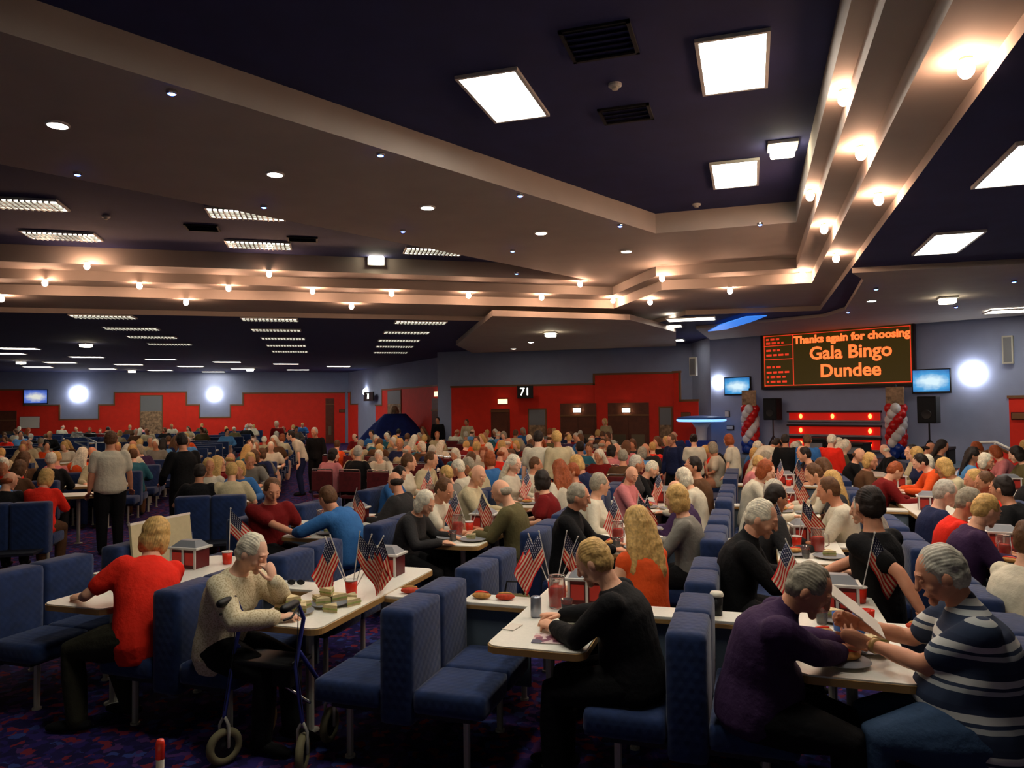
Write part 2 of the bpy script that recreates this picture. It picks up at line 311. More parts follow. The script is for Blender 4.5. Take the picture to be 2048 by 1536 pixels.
dado(PF, pxs(PF, [(-60, 48, 781), (48, 119, 812), (119, 198, 840), (198, 229, 811), (229, 373, 786), (373, 399, 811), (399, 461, 836), (461, 486, 811), (486, 690, 787)]), 'stepped bright red dado on the far wall')
dado(PM, [(max(.02, a), b, z) for a, b, z in pxs(PM, [(697, 702, 786), (702, 716, 810)])], 'stepped dark red dado on the slanting wall')
dado(PM, [(a, b, z) for a, b, z in pxs(PM, [(752, 765, 812), (765, 895, 776)])], 'red dado between the pillar and the doors wall')
dado(PD, [(a, b, z) for a, b, z in pxs(PD, [(903, 1188, 773), (1188, 1346, 749)])], 'stepped red dado around the double doors')
dado(PS, pxs(PS, [(1347, 1361, 746), (1361, 1397, 803)]), 'red end of the dado stepping down beside the stage')
dado(PS, pxs(PS, [(2018, 2140, 796)]), 'red panel with trim at the right end of stage wall')
# doors
dn = [1]
def door(pl, x0, x1, y0, leaves, label, over=None):
    u0, z1 = pl.sz(x0, y0); u1, _ = pl.sz(x1, y0); n = dn[0]; dn[0] += 1
    zt = pl.sz((x0 + x1) / 2, over)[1] if over else z1
    d = wbox(pl, u0, u1, 0, z1, .03, .06, M['wood'], 'door_%d' % n); d['kind'] = 'structure'; d['label'] = label
    wl = (u1 - u0 - .12) / leaves
    for i in range(leaves):
        lf = wbox(pl, u0 + .06 + wl * i + .015, u0 + .06 + wl * (i + 1) - .015, .01, zt - .04, .06, .085, M['wood'], 'door_leaf', d)
        wbox(pl, u0 + .06 + wl * i + .1, u0 + .06 + wl * (i + 1) - .1, .5, 1.0, .085, .095, M['kick'], 'push_plate', lf)
    wbox(pl, u0, u1, zt, zt + .06, .06, .1, M['trimgold'], 'door_head', d)
    return d
door(PD, 983, 1020, 818, 1, 'single dark brown door under the lit exit sign', 824)
door(PD, 1121, 1193, 807, 2, 'left brown double door with lamp over it', 833); door(PD, 1216, 1298, 806, 2, 'right brown double door with lamp over it', 832)
door(PM, 866, 894, 797, 1, 'narrow brown door near the corner of the red wall', 822); door(PF, 651, 668, 797, 1, 'narrow brown door in the dark red wall', 810)
door(PF, -30, 34, 822, 2, 'brown doorway at the far left of the red wall', 842)
# ---------------------------------------------------------------- light fittings
def panel_me(lx, ly, louv, m):
    key = (lx, ly, louv, m.name)
    if key in _PM: return _PM[key]
    fb = bmesh.new()
    for a, b in (((-lx/2 - .03, -ly/2 - .03), (lx/2 + .03, -ly/2)), ((-lx/2 - .03, ly/2), (lx/2 + .03, ly/2 + .03)), ((-lx/2 - .03, -ly/2), (-lx/2, ly/2)), ((lx/2, -ly/2), (lx/2 + .03, ly/2))):
        box(fb, (a[0], a[1], -.03), (b[0], b[1], 0))
    db = B((-lx/2, -ly/2, -.012), (lx/2, ly/2, -.002)); lb = None
    if louv:
        lb = bmesh.new(); n = 14
        for i in range(1, n): box(lb, (-lx/2 + lx * i / n - .012, -ly/2, -.05), (-lx/2 + lx * i / n + .012, ly/2, -.013))
        for i in range(1, 3): box(lb, (-lx/2, -ly/2 + ly * i / 3 - .012, -.05), (lx/2, -ly/2 + ly * i / 3 + .012, -.013))
    _PM[key] = (mesh_of('frame', fb, M['frame']), mesh_of('diffuser', db, m), mesh_of('louvre_grid', lb, M['louvre']) if louv else None)
    return _PM[key]
_PM = {}
def panel(x, y, z, lx, ly, rz, label, louv=False, m=None, name='ceiling_light', group=None):
    p = atz(x, y, z); e = empty(name, p, rz, label, 'ceiling light', group)
    a, b, c = panel_me(lx, ly, louv, m or M['panel']); obj('frame', a, e); obj('diffuser', b, e)
    if c: obj('louvre', c, e)
    return e
panel(1010, 192, ZC, .51, 1.02, 0, 'bright square ceiling panel left of centre in the dark coffer')
panel(1467, 127, ZC, .51, 1.02, 0, 'largest bright ceiling panel high in the dark coffer'); panel(1470, 347, ZC, .51, 1.02, 0, 'bright ceiling panel deeper in the coffer beside the small lamp')
for _x, _y, _l in ((-.08, 3.35, 'coffer panel nearest overhead, right one'), (-2.1, 3.35, 'coffer panel nearest overhead, left one')):
    e = empty('ceiling_light', (_x, _y, ZC), 0, 'bright ' + _l, 'ceiling light'); a_, b_, c_ = panel_me(.51, 1.02, False, M['panel']); obj('frame', a_, e); obj('diffuser', b_, e)
panel(2062, 325, ZL, .55, 1.25, 0, 'bright ceiling panel cut by the right edge of view'); panel(1893, 485, ZL, .52, 1.3, 0, 'bright slanting ceiling panel right of the bulb-lit beam')
for i, (x, y) in enumerate([(40, 405), (125, 470), (493, 426), (518, 488), (868, 501)]):
    panel(x, y, ZC, 1.02, .5, BANG, ['louvred ceiling light at left edge below the big beam', 'louvred ceiling light just above the left row of bulbs', 'louvred ceiling light beside a blue spot under the big beam', 'louvred ceiling light between black vent and bulb row', 'louvred ceiling light right of the emergency lamp'][i], True, M['strip'], group='louvred lights between beam and bulkhead')
ordw = ['nearest', 'second', 'third', 'fourth', 'fifth']
for cn, pts in (('left', [(207, 632), (264, 656), (305, 673), (340, 687)]), ('middle', [(540, 638), (553, 659), (567, 676), (573, 690), (580, 702)]), ('right', [(841, 644), (813, 664), (798, 680), (789, 692), (781, 704)])):
    for i, (x, y) in enumerate(pts): panel(x, y, ZL, 1.2, .5, BANG, '%s louvred strip light in the %s receding column of the far ceiling' % (ordw[i], cn), True, M['strip'], group='strip lights of the far ceiling')
fl = [(37, 696), (12, 706), (173, 713), (76, 733), (120, 724), (205, 737), (257, 728), (322, 718), (320, 740), (381, 732), (454, 723), (427, 743), (486, 737), (572, 727), (677, 732), (596, 739), (526, 745)]
for i, (x, y) in enumerate(sorted(fl)): panel(x, y, ZL, 1.1, .6, BANG, 'small bright panel over the far seats, %s counted from the left' % ['first','second','third','fourth','fifth','sixth','seventh','eighth','ninth','tenth','eleventh','twelfth','thirteenth','fourteenth','fifteenth','sixteenth','seventeenth'][i], False, M['strip'], group='panels over the far seating')
for i, (x, y) in enumerate([(1382, 637), (1320, 652), (1268, 668), (1332, 680), (2034, 620)]):
    panel(x, y, ZL if i < 4 else 4.0, 1.1, .6, 0, ['thin ceiling light nearest the blue cove', 'second thin ceiling light left of the blue cove', 'leftmost thin ceiling light before the stage wall', 'lowest thin ceiling light above the stage wall corner', 'thin ceiling light at right edge above the stage'][i], False, M['strip'], group='thin lights before the stage')
# bulbs: on the three soffits, zigzag
bb = bmesh.new(); ellipsoid(bb, (0, 0, -.075), (.05, .05, .06), 10, 6); BULB = mesh_of('globe', bb, M['bulb'], True)
hb = bmesh.new(); lathe(hb, [(.04, 0), (.04, -.015), (.022, -.02), (.02, -.035)], 10); HOLD = mesh_of('holder', hb, M['cap'])
def bulb(x, y, z, label, grp):
    p = atz(x, y, z); e = empty('bulb', p, 0, label, 'light bulb', grp); obj('holder', HOLD, e); obj('globe', BULB, e)
LB = [(3, 590, Z2), (90, 558, Z1), (174, 524, Z0), (279, 564, Z1), (372, 597, Z2), (457, 569, Z1), (538, 540, Z0), (625, 575, Z1), (703, 606, Z2), (783, 580, Z1), (937, 584, Z1), (1083, 588, Z1), (1160, 561, Z0), (1226, 594, Z1)]
for i, (x, y, z) in enumerate(LB): bulb(x, y, z, 'glowing bulb %s along the left bulkhead, %s' % (['first', 'second', 'third', 'fourth', 'fifth', 'sixth', 'seventh', 'eighth', 'ninth', 'tenth', 'eleventh', 'twelfth', 'thirteenth', 'fourteenth'][i] + ' from left', {Z0: 'top step', Z1: 'middle step', Z2: 'bottom step'}[z]), 'bulbs of the left bulkhead')
RB = [(1300, 597, Z2, 'in the bulkhead corner, lower step'), (1324, 549, Z1, 'in the bulkhead corner, upper step'), (1460, 574, Z2, 'midway along the bulkhead facing the stage'), (1605, 541, Z1, 'where bulkhead meets the right beam'),
      (1628, 494, Z0, 'fifth from near end of right beam, left step'), (1648, 448, Z1, 'on right beam middle step, farther one'), (1672, 507, Z2, 'on right beam right step, farthest one'), (1620, 380, Z0, 'on right beam left step, middle one'), (1722, 292, Z1, 'on right beam middle step, nearer one'), (1757, 386, Z2, 'on right beam right step, middle one'), (1688, 180, Z0, 'on right beam left step, nearest one'), (1932, 116, Z2, 'on right beam right step, nearest one')]
for x, y, z, l in RB: bulb(x, y, z, 'glowing bulb ' + l, 'bulbs of the right bulkhead')
db = bmesh.new(); lathe(db, [(.10, 0), (.10, -.015), (.082, -.02), (.08, -.012)], 16); DRIM = mesh_of('rim', db, M['frame'])
db = bmesh.new(); lathe(db, [(.08, -.012), (.06, -.02), (.02, -.024)], 16); DLENS = mesh_of('lens', db, M['down'])
for i, (x, y, z) in enumerate([(115, 248, Z0), (550, 347, Z0), (855, 414, Z0), (1082, 465, Z0), (1253, 502, Z0), (1743, 601, 4.02), (1062, 684, 3.97), (1027, 697, 3.97)]):
    e = empty('downlight', atz(x, y, z), 0, ['largest white downlight at left of the big beam', 'second white downlight from left on the beam', 'third white downlight from left on the beam', 'fourth white downlight from left on the beam', 'smallest white downlight near the bulb corner', 'white downlight in soffit above the message board', 'nearer tiny downlight in the soffit by red wall', 'farther tiny downlight in the soffit by red wall'][i], 'downlight', 'white downlights'); obj('rim', DRIM, e); obj('lens', DLENS, e)
db = bmesh.new(); lathe(db, [(.045, 0), (.045, -.02), (.03, -.03)], 10); BR = mesh_of('rim', db, M['chrome']); db = bmesh.new(); lathe(db, [(.03, -.03), (.02, -.036), (.006, -.04)], 10); BLN = mesh_of('lens', db, M['bspot'])
for i, (x, y, z) in enumerate([(343, 181, Z0), (761, 306, Z0), (1040, 388, Z0), (1240, 449, Z0), (1520, 446, Z0), (155, 345, Z0), (528, 411, Z0), (806, 460, Z0), (1025, 500, Z0), (1033, 545, Z0), (1752, 576, 4.02), (2028, 561, 4.02), (1912, 612, 4.02), (1696, 623, 4.02)]):
    e = empty('blue_spotlight', atz(x, y, z), 0, 'small blue spotlight, ' + ['leftmost along upper edge of the big beam', 'second along upper edge of the big beam', 'third along upper edge of the big beam', 'fourth along upper edge of the big beam', 'alone in the short beam by the right bulbs', 'leftmost along lower edge of the big beam', 'second along lower edge of the big beam', 'third along lower edge of the big beam', 'at the tip of the dark wedge', 'just under the dark wedge tip', 'nearest the beam end in the stage soffit', 'rightmost in the stage soffit', 'beside the emergency lamp in the stage soffit', 'lowest above the message board'][i], 'spotlight', 'blue spotlights'); obj('rim', BR, e); obj('lens', BLN, e)
eb = B((-.16, -.16, -.04), (.16, .16, 0), bev=.01); EBASE = mesh_of('base', eb, M['frame']); eb = bmesh.new(); box(eb, (-.13, -.13, -.13), (.13, .13, -.04), bev=.03); ELENS = mesh_of('diffuser', eb, M['emg'])
for x, y, z, l in [(1565, 288, ZC, 'small square emergency lamp beside the deep coffer panel'), (1895, 594, 4.02, 'square emergency lamp with yellow glow above the stage'), (1101, 664, 3.97, 'square emergency lamp in soffit by the red wall'), (1070, 716, ZL, 'far square emergency lamp above the red doors'), (172, 686, ZL, 'square emergency lamp before the far seating'), (42, 722, ZL, 'square emergency lamp at far left'), (264, 740, ZL, 'square emergency lamp close to the far wall'), (500, 737, ZL, 'square emergency lamp over far seats at centre')]:
    e = empty('emergency_light', atz(x, y, z), 0, l, 'emergency light', 'emergency lamps'); obj('base', EBASE, e); obj('diffuser', ELENS, e)
p = B2(0, 14.36); q = atplane(752, 515, BY, 14.33); e = empty('emergency_light', q, BANG, 'square emergency lamp on the taupe fascia above the bulbs', 'emergency light', 'emergency lamps')
obj('base', EBASE, e, rot=(-math.pi / 2, 0, 0)); obj('diffuser', ELENS, e, rot=(-math.pi / 2, 0, 0))
def vent(x, y, z, lx, ly, rz, label):
    e = empty('ceiling_vent', atz(x, y, z), rz, label, 'air vent'); bm = bmesh.new()
    box(bm, (-lx/2, -ly/2, -.02), (lx/2, -ly/2 + .03, 0)); box(bm, (-lx/2, ly/2 - .03, -.02), (lx/2, ly/2, 0)); box(bm, (-lx/2, -ly/2, -.02), (-lx/2 + .03, ly/2, 0)); box(bm, (lx/2 - .03, -ly/2, -.02), (lx/2, ly/2, 0))
    obj('frame', mesh_of('frame', bm, M['vent']), e); s = mesh_of('slat', B((-lx/2 + .03, -.03, -.018), (lx/2 - .03, .03, -.012)), M['vent'])
    n = int(ly / .09)
    for i in range(n): obj('slat', s, e, (0, -ly/2 + ly * (i + .5) / n, 0), rot=(.5, 0, 0))
vent(1200, 83, ZC, .55, .55, 0, 'large black air vent near the top of the coffer'); vent(1252, 227, ZC, .5, .4, 0, 'black air vent below the smoke detector'); vent(405, 455, ZC, .5, .4, BANG, 'black vent left of the louvred lights'); vent(605, 478, ZC, .5, .35, BANG, 'black vent right of the louvred lights')
for x, y, z, l in [(1230, 168, ZC, 'small smoke detector between the two coffer vents'), (1393, 408, ZC, 'pale disc detector near the far edge of coffer'), (212, 432, ZC, 'pale disc detector between the left louvred lights')]:
    e = empty('smoke_detector', atz(x, y, z), 0, l, 'smoke detector', 'ceiling detectors'); bm = bmesh.new(); lathe(bm, [(.06, 0), (.06, -.02), (.045, -.03)], 14); obj('base', mesh_of('base', bm, M['frame']), e)
    bm = bmesh.new(); lathe(bm, [(.03, -.03), (.03, -.05), (.015, -.055)], 12); obj('sensor', mesh_of('sensor', bm, M['speakerg']), e)
# blue lit cove strip before the stage
cv = [atz(x, y, 4.0) for x, y in ((1416, 663), (1440, 650), (1492, 634), (1534, 632), (1500, 645), (1452, 659))]
bm = poly_bm([[v.xy for v in cv]], 4.0); r = bmesh.ops.extrude_face_region(bm, geom=bm.faces[:]); bmesh.ops.translate(bm, vec=(0, 0, .02), verts=[g for g in r['geom'] if isinstance(g, bmesh.types.BMVert)])
tag(obj('cove_light', mesh_of('cove_light', bm, M['blueglow'])), 'bright blue light streak in the ceiling left of the message board', 'cove light')
# ---------------------------------------------------------------- stage wall and the things on the walls
def face_rz(pl): return math.atan2(-pl.n.x, pl.n.y)          # local +Y along the wall normal
def on(pl, x, y, off=.0):
    u, z = pl.sz(x, y); return pl.pt(u, z, off)
def wthing(pl, name, x, y, label, cat, off=.031, group=None):
    return empty(name, on(pl, x, y, off), face_rz(pl) + math.pi, label, cat, group)   # local -Y faces the room, X runs to the right in view
def wdim(pl, x0, x1, y0, y1):
    a, b = pl.sz(x0, (y0 + y1) / 2), pl.sz(x1, (y0 + y1) / 2); c, d = pl.sz((x0 + x1) / 2, y0), pl.sz((x0 + x1) / 2, y1)
    return abs(b[0] - a[0]), abs(c[1] - d[1])
def text_me(name, s, size, m, ext=.004, align='CENTER', off=0, bold=.0):
    cu = bpy.data.curves.new(name, 'FONT'); cu.body = s; cu.size = size; cu.extrude = ext; cu.align_x = align; cu.align_y = 'CENTER'; cu.offset = bold; cu.resolution_u = 3
    o = bpy.data.objects.new('tmp', cu); COL.objects.link(o); dg = bpy.context.evaluated_depsgraph_get(); me = bpy.data.meshes.new_from_object(o.evaluated_get(dg))
    bpy.data.objects.remove(o); bpy.data.curves.remove(cu); me.name = name; me.materials.clear(); me.materials.append(m); return me
FR = (math.pi / 2, 0, 0)
lw, lh = wdim(PS, 1521, 1816, 662, 772)
e = wthing(PS, 'message_board', 1669, 716, 'large amber dot matrix message board high on the stage wall', 'message board', .02)
obj('face', mesh_of('face', B((-lw/2, -.10, -lh/2), (lw/2, 0, lh/2)), M['led_bg']), e); bm = bmesh.new()
for a, b in (((-lw/2 - .06, -.13, lh/2), (lw/2 + .06, 0, lh/2 + .07)), ((-lw/2 - .06, -.13, -lh/2 - .07), (lw/2 + .06, 0, -lh/2)), ((-lw/2 - .06, -.13, -lh/2), (-lw/2, 0, lh/2)), ((lw/2, -.13, -lh/2), (lw/2 + .06, 0, lh/2))): box(bm, a, b)
obj('frame', mesh_of('frame', bm, M['led_frame']), e)
bm = bmesh.new(); xs = -lw/2 + lw * .22
for a, b in (((-lw/2 + .03, lh/2 - .05), (lw/2 - .03, lh/2 - .03)), ((-lw/2 + .03, -lh/2 + .03), (lw/2 - .03, -lh/2 + .05)), ((-lw/2 + .03, -lh/2 + .03), (-lw/2 + .05, lh/2 - .03)), ((lw/2 - .05, -lh/2 + .03), (lw/2 - .03, lh/2 - .03)), ((xs, -lh/2 + .03), (xs + .025, lh/2 - .03)), ((-lw/2 + .03, lh * .28), (xs, lh * .28 + .02)), ((-lw/2 + .03, lh * .02), (xs, lh * .02 + .02))): box(bm, (a[0], -.106, a[1]), (b[0], -.10, b[1]))
obj('lit_border', mesh_of('lit_border', bm, M['led_red']), e)
cx = (xs + lw/2) / 2
for s, sz, z, m in (('Thanks again for choosing', .29, lh * .36, M['led_on']), ('Gala Bingo', .50, lh * .09, M['led_on']), ('Dundee', .50, -lh * .24, M['led_on'])):
    obj('lettering', text_me('lettering', s, sz, m, bold=.012), e, (cx, -.106, z), rot=FR)
rr = random.Random(3); bm = bmesh.new()
for z, n in ((lh * .41, 3), (lh * .34, 4), (lh * .2, 3), (lh * .11, 4), (-lh * .12, 3), (-lh * .22, 4), (-lh * .31, 4), (-lh * .4, 4)):
    x = -lw/2 + .1
    for k in range(n):
        w_ = rr.uniform(.06, .16); box(bm, (x, -.106, z - .028), (min(x + w_, xs - .04), -.10, z + .028)); x += w_ + .05
        if x > xs - .12: break
obj('small_lettering', mesh_of('small_lettering', bm, M['led_red']), e)
def tv(pl, x0, x1, y0, y1, label, m, off=.12, digits=None):
    w_, h_ = wdim(pl, x0, x1, y0, y1); e = wthing(pl, 'television', (x0 + x1) / 2, (y0 + y1) / 2, label, 'television', off)
    obj('casing', mesh_of('casing', B((-w_/2, -.05, -h_/2), (w_/2, .02, h_/2), bev=.012), M['black']), e); obj('screen', mesh_of('screen', B((-w_/2 + .03, -.056, -h_/2 + .05), (w_/2 - .03, -.051, h_/2 - .03)), m), e)
    obj('bracket', mesh_of('bracket', B((-.06, .02, -.06), (.06, off - .01, .06)), M['black']), e)
    if digits: obj('digits', text_me('digits', digits, h_ * .85, M['digit']), e, (0, -.058, 0), rot=FR)
tv(PS, 1453, 1506, 754, 791, 'smaller blue television left of the message board', M['screen']); tv(PS, 1827, 1905, 738, 787, 'larger blue television right of the message board', M['screen'])
tv(PF, 50, 98, 779, 808, 'television with blue picture on the far red wall', M['screen2'], .15); tv(PM, 738, 757, 784, 802, 'small dark screen showing 71 beside the pillar lamp', M['black'], .25, '71'); tv(PD, 1043, 1074, 772, 797, 'dark screen showing white number 71 above the single door', M['black'], .5, '71')
gb = bmesh.new(); ellipsoid(gb, (0, -.06, 0), (.21, .1, .21), 20, 12); GL = mesh_of('globe', gb, M['globe'], True); gb = bmesh.new(); lathe(gb, [(.1, 0), (.1, .04), (.05, .05)], 14); GBs = mesh_of('wall_plate', gb, M['frame'])
for pl, x, y, s, l in ((PS, 1437, 765, .75, 'round glowing wall lamp left of the smaller television'), (PS, 1946, 747, 1, 'round glowing wall lamp right of the larger television'), (PF, 157, 788, 1.5, 'left round glowing lamp on the far wall'), (PF, 429, 790, 1.3, 'right round glowing lamp on the far wall'), (PM, 733, 784, .9, 'narrow glowing lamp on the grey pillar')):
    e = wthing(pl, 'wall_lamp', x, y, l, 'wall lamp', .04, 'round wall lamps'); e.scale = (s,) * 3; obj('globe', GL, e); obj('wall_plate', GBs, e, rot=FR)
for x0, x1, y0, y1, l in ((1384, 1397, 715, 752, 'slim beige wall speaker left of the small television'), (2007, 2029, 672, 728, 'slim beige wall speaker at the upper right')):
    w_, h_ = wdim(PS, x0, x1, y0, y1); e = wthing(PS, 'wall_speaker', (x0 + x1) / 2, (y0 + y1) / 2, l, 'speaker', .03); bm = B((-w_/2, -.14, -h_/2), (w_/2, -.02, h_/2), bev=.01); obj('cabinet', mesh_of('cabinet', bm, M['speakerg']), e)
    obj('grille', mesh_of('grille', B((-w_/2 + .03, -.147, -h_/2 + .04), (w_/2 - .03, -.141, h_/2 - .04)), M['boxgrey']), e); obj('bracket', mesh_of('bracket', B((-.03, -.02, -.05), (.03, .02, .05)), M['black']), e)
# stage platform
bm = bmesh.new(); mt = Matrix(((PS.d.x, PS.n.x, 0, PS.p.x), (PS.d.y, PS.n.y, 0, PS.p.y), (0, 0, 1, 0), (0, 0, 0, 1)))
su0, su1 = PS.sz(1478, 850)[0], PS.sz(1990, 850)[0]; box(bm, (su0, .04, 0), (su1, 2.2, .55)); bmesh.ops.transform(bm, matrix=mt, verts=bm.verts); bmesh.ops.recalc_face_normals(bm, faces=bm.faces)
tag(obj('stage_platform', mesh_of('stage_platform', bm, M['ledgep'])), 'low grey stage platform along the wall under message board', 'stage')
def pss(x, y_unused, off, z=.55): u = PS.sz(x, 850)[0]; return PS.pt(u, z, off)
# three red lit recess bars
for y0, y1, l in ((825, 840, 'top'), (853, 869, 'middle'), (878, 897, 'bottom')):
    w_, h_ = wdim(PS, 1577, 1758, y0, y1); e = wthing(PS, 'red_light_bar', 1667, (y0 + y1) / 2, l + ' red glowing light bar on the stage wall', 'light bar', .03, 'red light bars')
    obj('backing', mesh_of('backing', B((-w_/2, -.03, -h_/2), (w_/2, 0, h_/2)), M['redglow']), e); obj('shelf', mesh_of('shelf', B((-w_/2 - .04, -.1, h_/2), (w_/2 + .04, 0, h_/2 + .05)), M['led_frame']), e); obj('shelf', mesh_of('shelf', B((-w_/2 - .04, -.1, -h_/2 - .05), (w_/2 + .04, 0, -h_/2)), M['boxgrey']), e)
    lb = bmesh.new(); ellipsoid(lb, (0, 0, 0), (.05, .02, .07), 10, 6); lm = mesh_of('red_lamp', lb, M['redlamp'], True)
    for k in ((-.36, 0, .4) if l == 'top' else (-.36, .4)): obj('red_lamp', lm, e, (k * w_, -.045, 0))
# balloon columns with printed picture tops
bl = bmesh.new(); ellipsoid(bl, (0, 0, 0), (.125, .125, .14), 12, 8); BALL = {k: None for k in 'rwb'}
for k, mm in (('r', 'bal_r'), ('w', 'bal_w'), ('b', 'bal_b')): b2 = bl.copy(); BALL[k] = mesh_of('balloon', b2, M[mm], True)
bl.free()
for x, l, off in ((1515, 'left', .45), (1804, 'right', .45)):
    e = empty('balloon_column', pss(x, 0, off), face_rz(PS) + math.pi, 'red white and blue balloon column with picture on top, %s of the red light bars' % l, 'balloon column', 'balloon columns')
    bm = bmesh.new(); tube(bm, [(0, 0, 0), (0, 0, 1.9)], .03, 8); lathe(bm, [(.25, 0), (.25, .03), (.05, .04)], 16); obj('pole', mesh_of('pole', bm, M['black']), e)
    for i in range(9):
        for k in range(4):
            a = k * math.pi / 2 + i * .62; c = 'b' if i < 2 else ('r' if (k % 2) else 'w'); obj('balloon', BALL[c], e, (.15 * math.cos(a), .15 * math.sin(a), .15 + i * .145))
    obj('picture', mesh_of('picture', B((-.22, -.07, 1.40), (.22, -.035, 1.86), bev=.01), M['poster']), e)
# PA speakers on tripod stands
def pa(x, off, zt, s, label, zb=.55):
    e = empty('stage_speaker', pss(x, 0, off, zb), face_rz(PS) + math.pi, label, 'speaker', 'speakers on stands'); bm = bmesh.new(); tube(bm, [(0, 0, .1), (0, 0, zt)], .02, 8); obj('pole', mesh_of('pole', bm, M['black']), e)
    for k in range(3):
        a = k * 2.094 + .5; bm = bmesh.new(); tube(bm, [(0, 0, .55), (.45 * math.cos(a), .45 * math.sin(a), .02)], .015, 6); obj('leg', mesh_of('leg', bm, M['black']), e)
    obj('cabinet', mesh_of('cabinet', B((-.2 * s, -.18 * s, zt), (.2 * s, .18 * s, zt + .62 * s), bev=.02), M['blackm']), e); obj('grille', mesh_of('grille', B((-.17 * s, -.19 * s, zt + .03), (.17 * s, -.181 * s, zt + .58 * s)), M['vent']), e)
    bm = bmesh.new(); lathe(bm, [(.11 * s, 0), (.1 * s, .012), (.03 * s, .005)], 16); obj('driver', mesh_of('driver', bm, M['black']), e, (0, -.19 * s, zt + .2 * s), rot=FR)
pa(1560, .45, 1.0, 1.0, 'black loudspeaker on stand left of red light bars'); pa(1880, .9, .95, 1.05, 'black loudspeaker on stand below the larger television')
# flight cases with lit decks
for x, off, w_, h_, l in ((1672, 1.2, .55, .5, 'left black equipment case on stage with grey lid'), (1735, 1.2, .8, .4, 'wide black equipment case on stage right of standing woman'), (1905, 1.3, .6, .35, 'black bass speaker box by the right stage end')):
    e = empty('equipment_case', pss(x, 0, off), face_rz(PS) + math.pi, l, 'case', 'stage equipment'); obj('body', mesh_of('body', B((-w_/2, -.3, 0), (w_/2, .3, h_), bev=.02), M['blackm']), e)
    obj('lid', mesh_of('lid', B((-w_/2 - .01, -.31, h_), (w_/2 + .01, .31, h_ + .06), bev=.01), M['black']), e); obj('control_panel', mesh_of('control_panel', B((-w_/2 + .06, -.31, h_ * .45), (w_/2 - .06, -.301, h_ * .85)), M['boxgrey']), e)
    for s in (-1, 1): obj('corner', mesh_of('corner', B((s * w_/2 - .03, -.315, 0), (s * w_/2 + .03, -.28, .05)), M['chrome']), e)
# ring-topped caller's podium
pp = atz(1404, 930, .2); pp.z = 0; e = empty('caller_podium', pp, 0, 'caller podium with glowing blue ring canopy on a white column', 'podium'); bm = bmesh.new(); lathe(bm, [(.66, 1.52), (.72, 1.56), (.7, 1.62), (.5, 1.66), (.1, 1.68)], 28)
dpt = (pp - Vector((0, 0, 2))).length
obj('canopy', mesh_of('canopy', bm, M['bluep'], True), e); bm = bmesh.new(); lathe(bm, [(.55, 1.53), (.68, 1.5), (.73, 1.53), (.725, 1.575), (.66, 1.55)], 28); obj('ring_light', mesh_of('ring_light', bm, M['ringglow'], True), e)
bm = bmesh.new(); lathe(bm, [(.22, 0), (.2, .1), (.13, .8), (.17, 1.3), (.3, 1.5)], 20); obj('column', mesh_of('column', bm, M['boxwhite'], True), e); bm = bmesh.new(); box(bm, (-.45, -.3, 0), (.45, -.22, .95), bev=.02); obj('desk_front', mesh_of('desk_front', bm, M['bluecloth']), e)
# exit signs, lamps over doors, posters, wall notices
for pl, x, y, w_, h_, m, l in ((PM, 876, 788, .45, .2, 'exit', 'lit orange exit sign above the narrow corner door'), (PD, 1007, 803, .36, .17, 'exit', 'lit pinkish exit sign above the single door'), (PD, 1155, 820, .26, .14, 'emg', 'lamp over the left double door'), (PD, 1253, 820, .26, .14, 'emg', 'lamp over the right double door'), (PS, 1373, 830, .3, .14, 'trimgold', 'small gold notice on the red wall end'), (PF, 684, 822, .3, .12, 'trimgold', 'small gold notice on the dark red wall'), (PS, 2040, 832, .3, .14, 'trimgold', 'small gold notice on red panel at far right'), (PF, 60, 845, .9, .6, 'paper', 'white notice board beside the far left doorway'), (PS, 1456, 828, .12, .16, 'paper', 'small pale switch plate on stage wall'), (PS, 1462, 855, .2, .1, 'paper', 'small pale thermostat on stage wall')):
    e = wthing(pl, 'wall_sign', x, y, l, 'sign', .07 if pl is PD else .035); obj('plate', mesh_of('plate', B((-w_/2, -.05, -h_/2), (w_/2, -.01, h_/2), bev=.006), M[m]), e); obj('back_box', mesh_of('back_box', B((-w_/2 - .02, -.012, -h_/2 - .02), (w_/2 + .02, .0, h_/2 + .02)), M['led_frame']), e)
def poster(pl, x0, x1, y0, y1, l):
    w_, h_ = wdim(pl, x0, x1, y0, y1); e = wthing(pl, 'framed_poster', (x0 + x1) / 2, (y0 + y1) / 2, l, 'poster', .035, 'framed wall posters'); obj('frame', mesh_of('frame', B((-w_/2, -.03, -h_/2), (w_/2, 0, h_/2), bev=.01), M['trimgold']), e)
    obj('print', mesh_of('print', B((-w_/2 + .05, -.036, -h_/2 + .05), (w_/2 - .05, -.031, h_ * .1)), M['poster']), e); obj('heading', mesh_of('heading', B((-w_/2 + .05, -.036, h_ * .1), (w_/2 - .05, -.031, h_/2 - .05)), M['boxgrey']), e)
poster(PF, 280, 326, 790, 872, 'framed poster in the red block between far wall lamps'); poster(PD, 1057, 1094, 817, 900, 'framed poster beside the single brown door'); poster(PD, 1318, 1346, 813, 905, 'framed poster at the right end of door wall'); poster(PM, 777, 804, 780, 850, 'tall poster above the blue draped display')
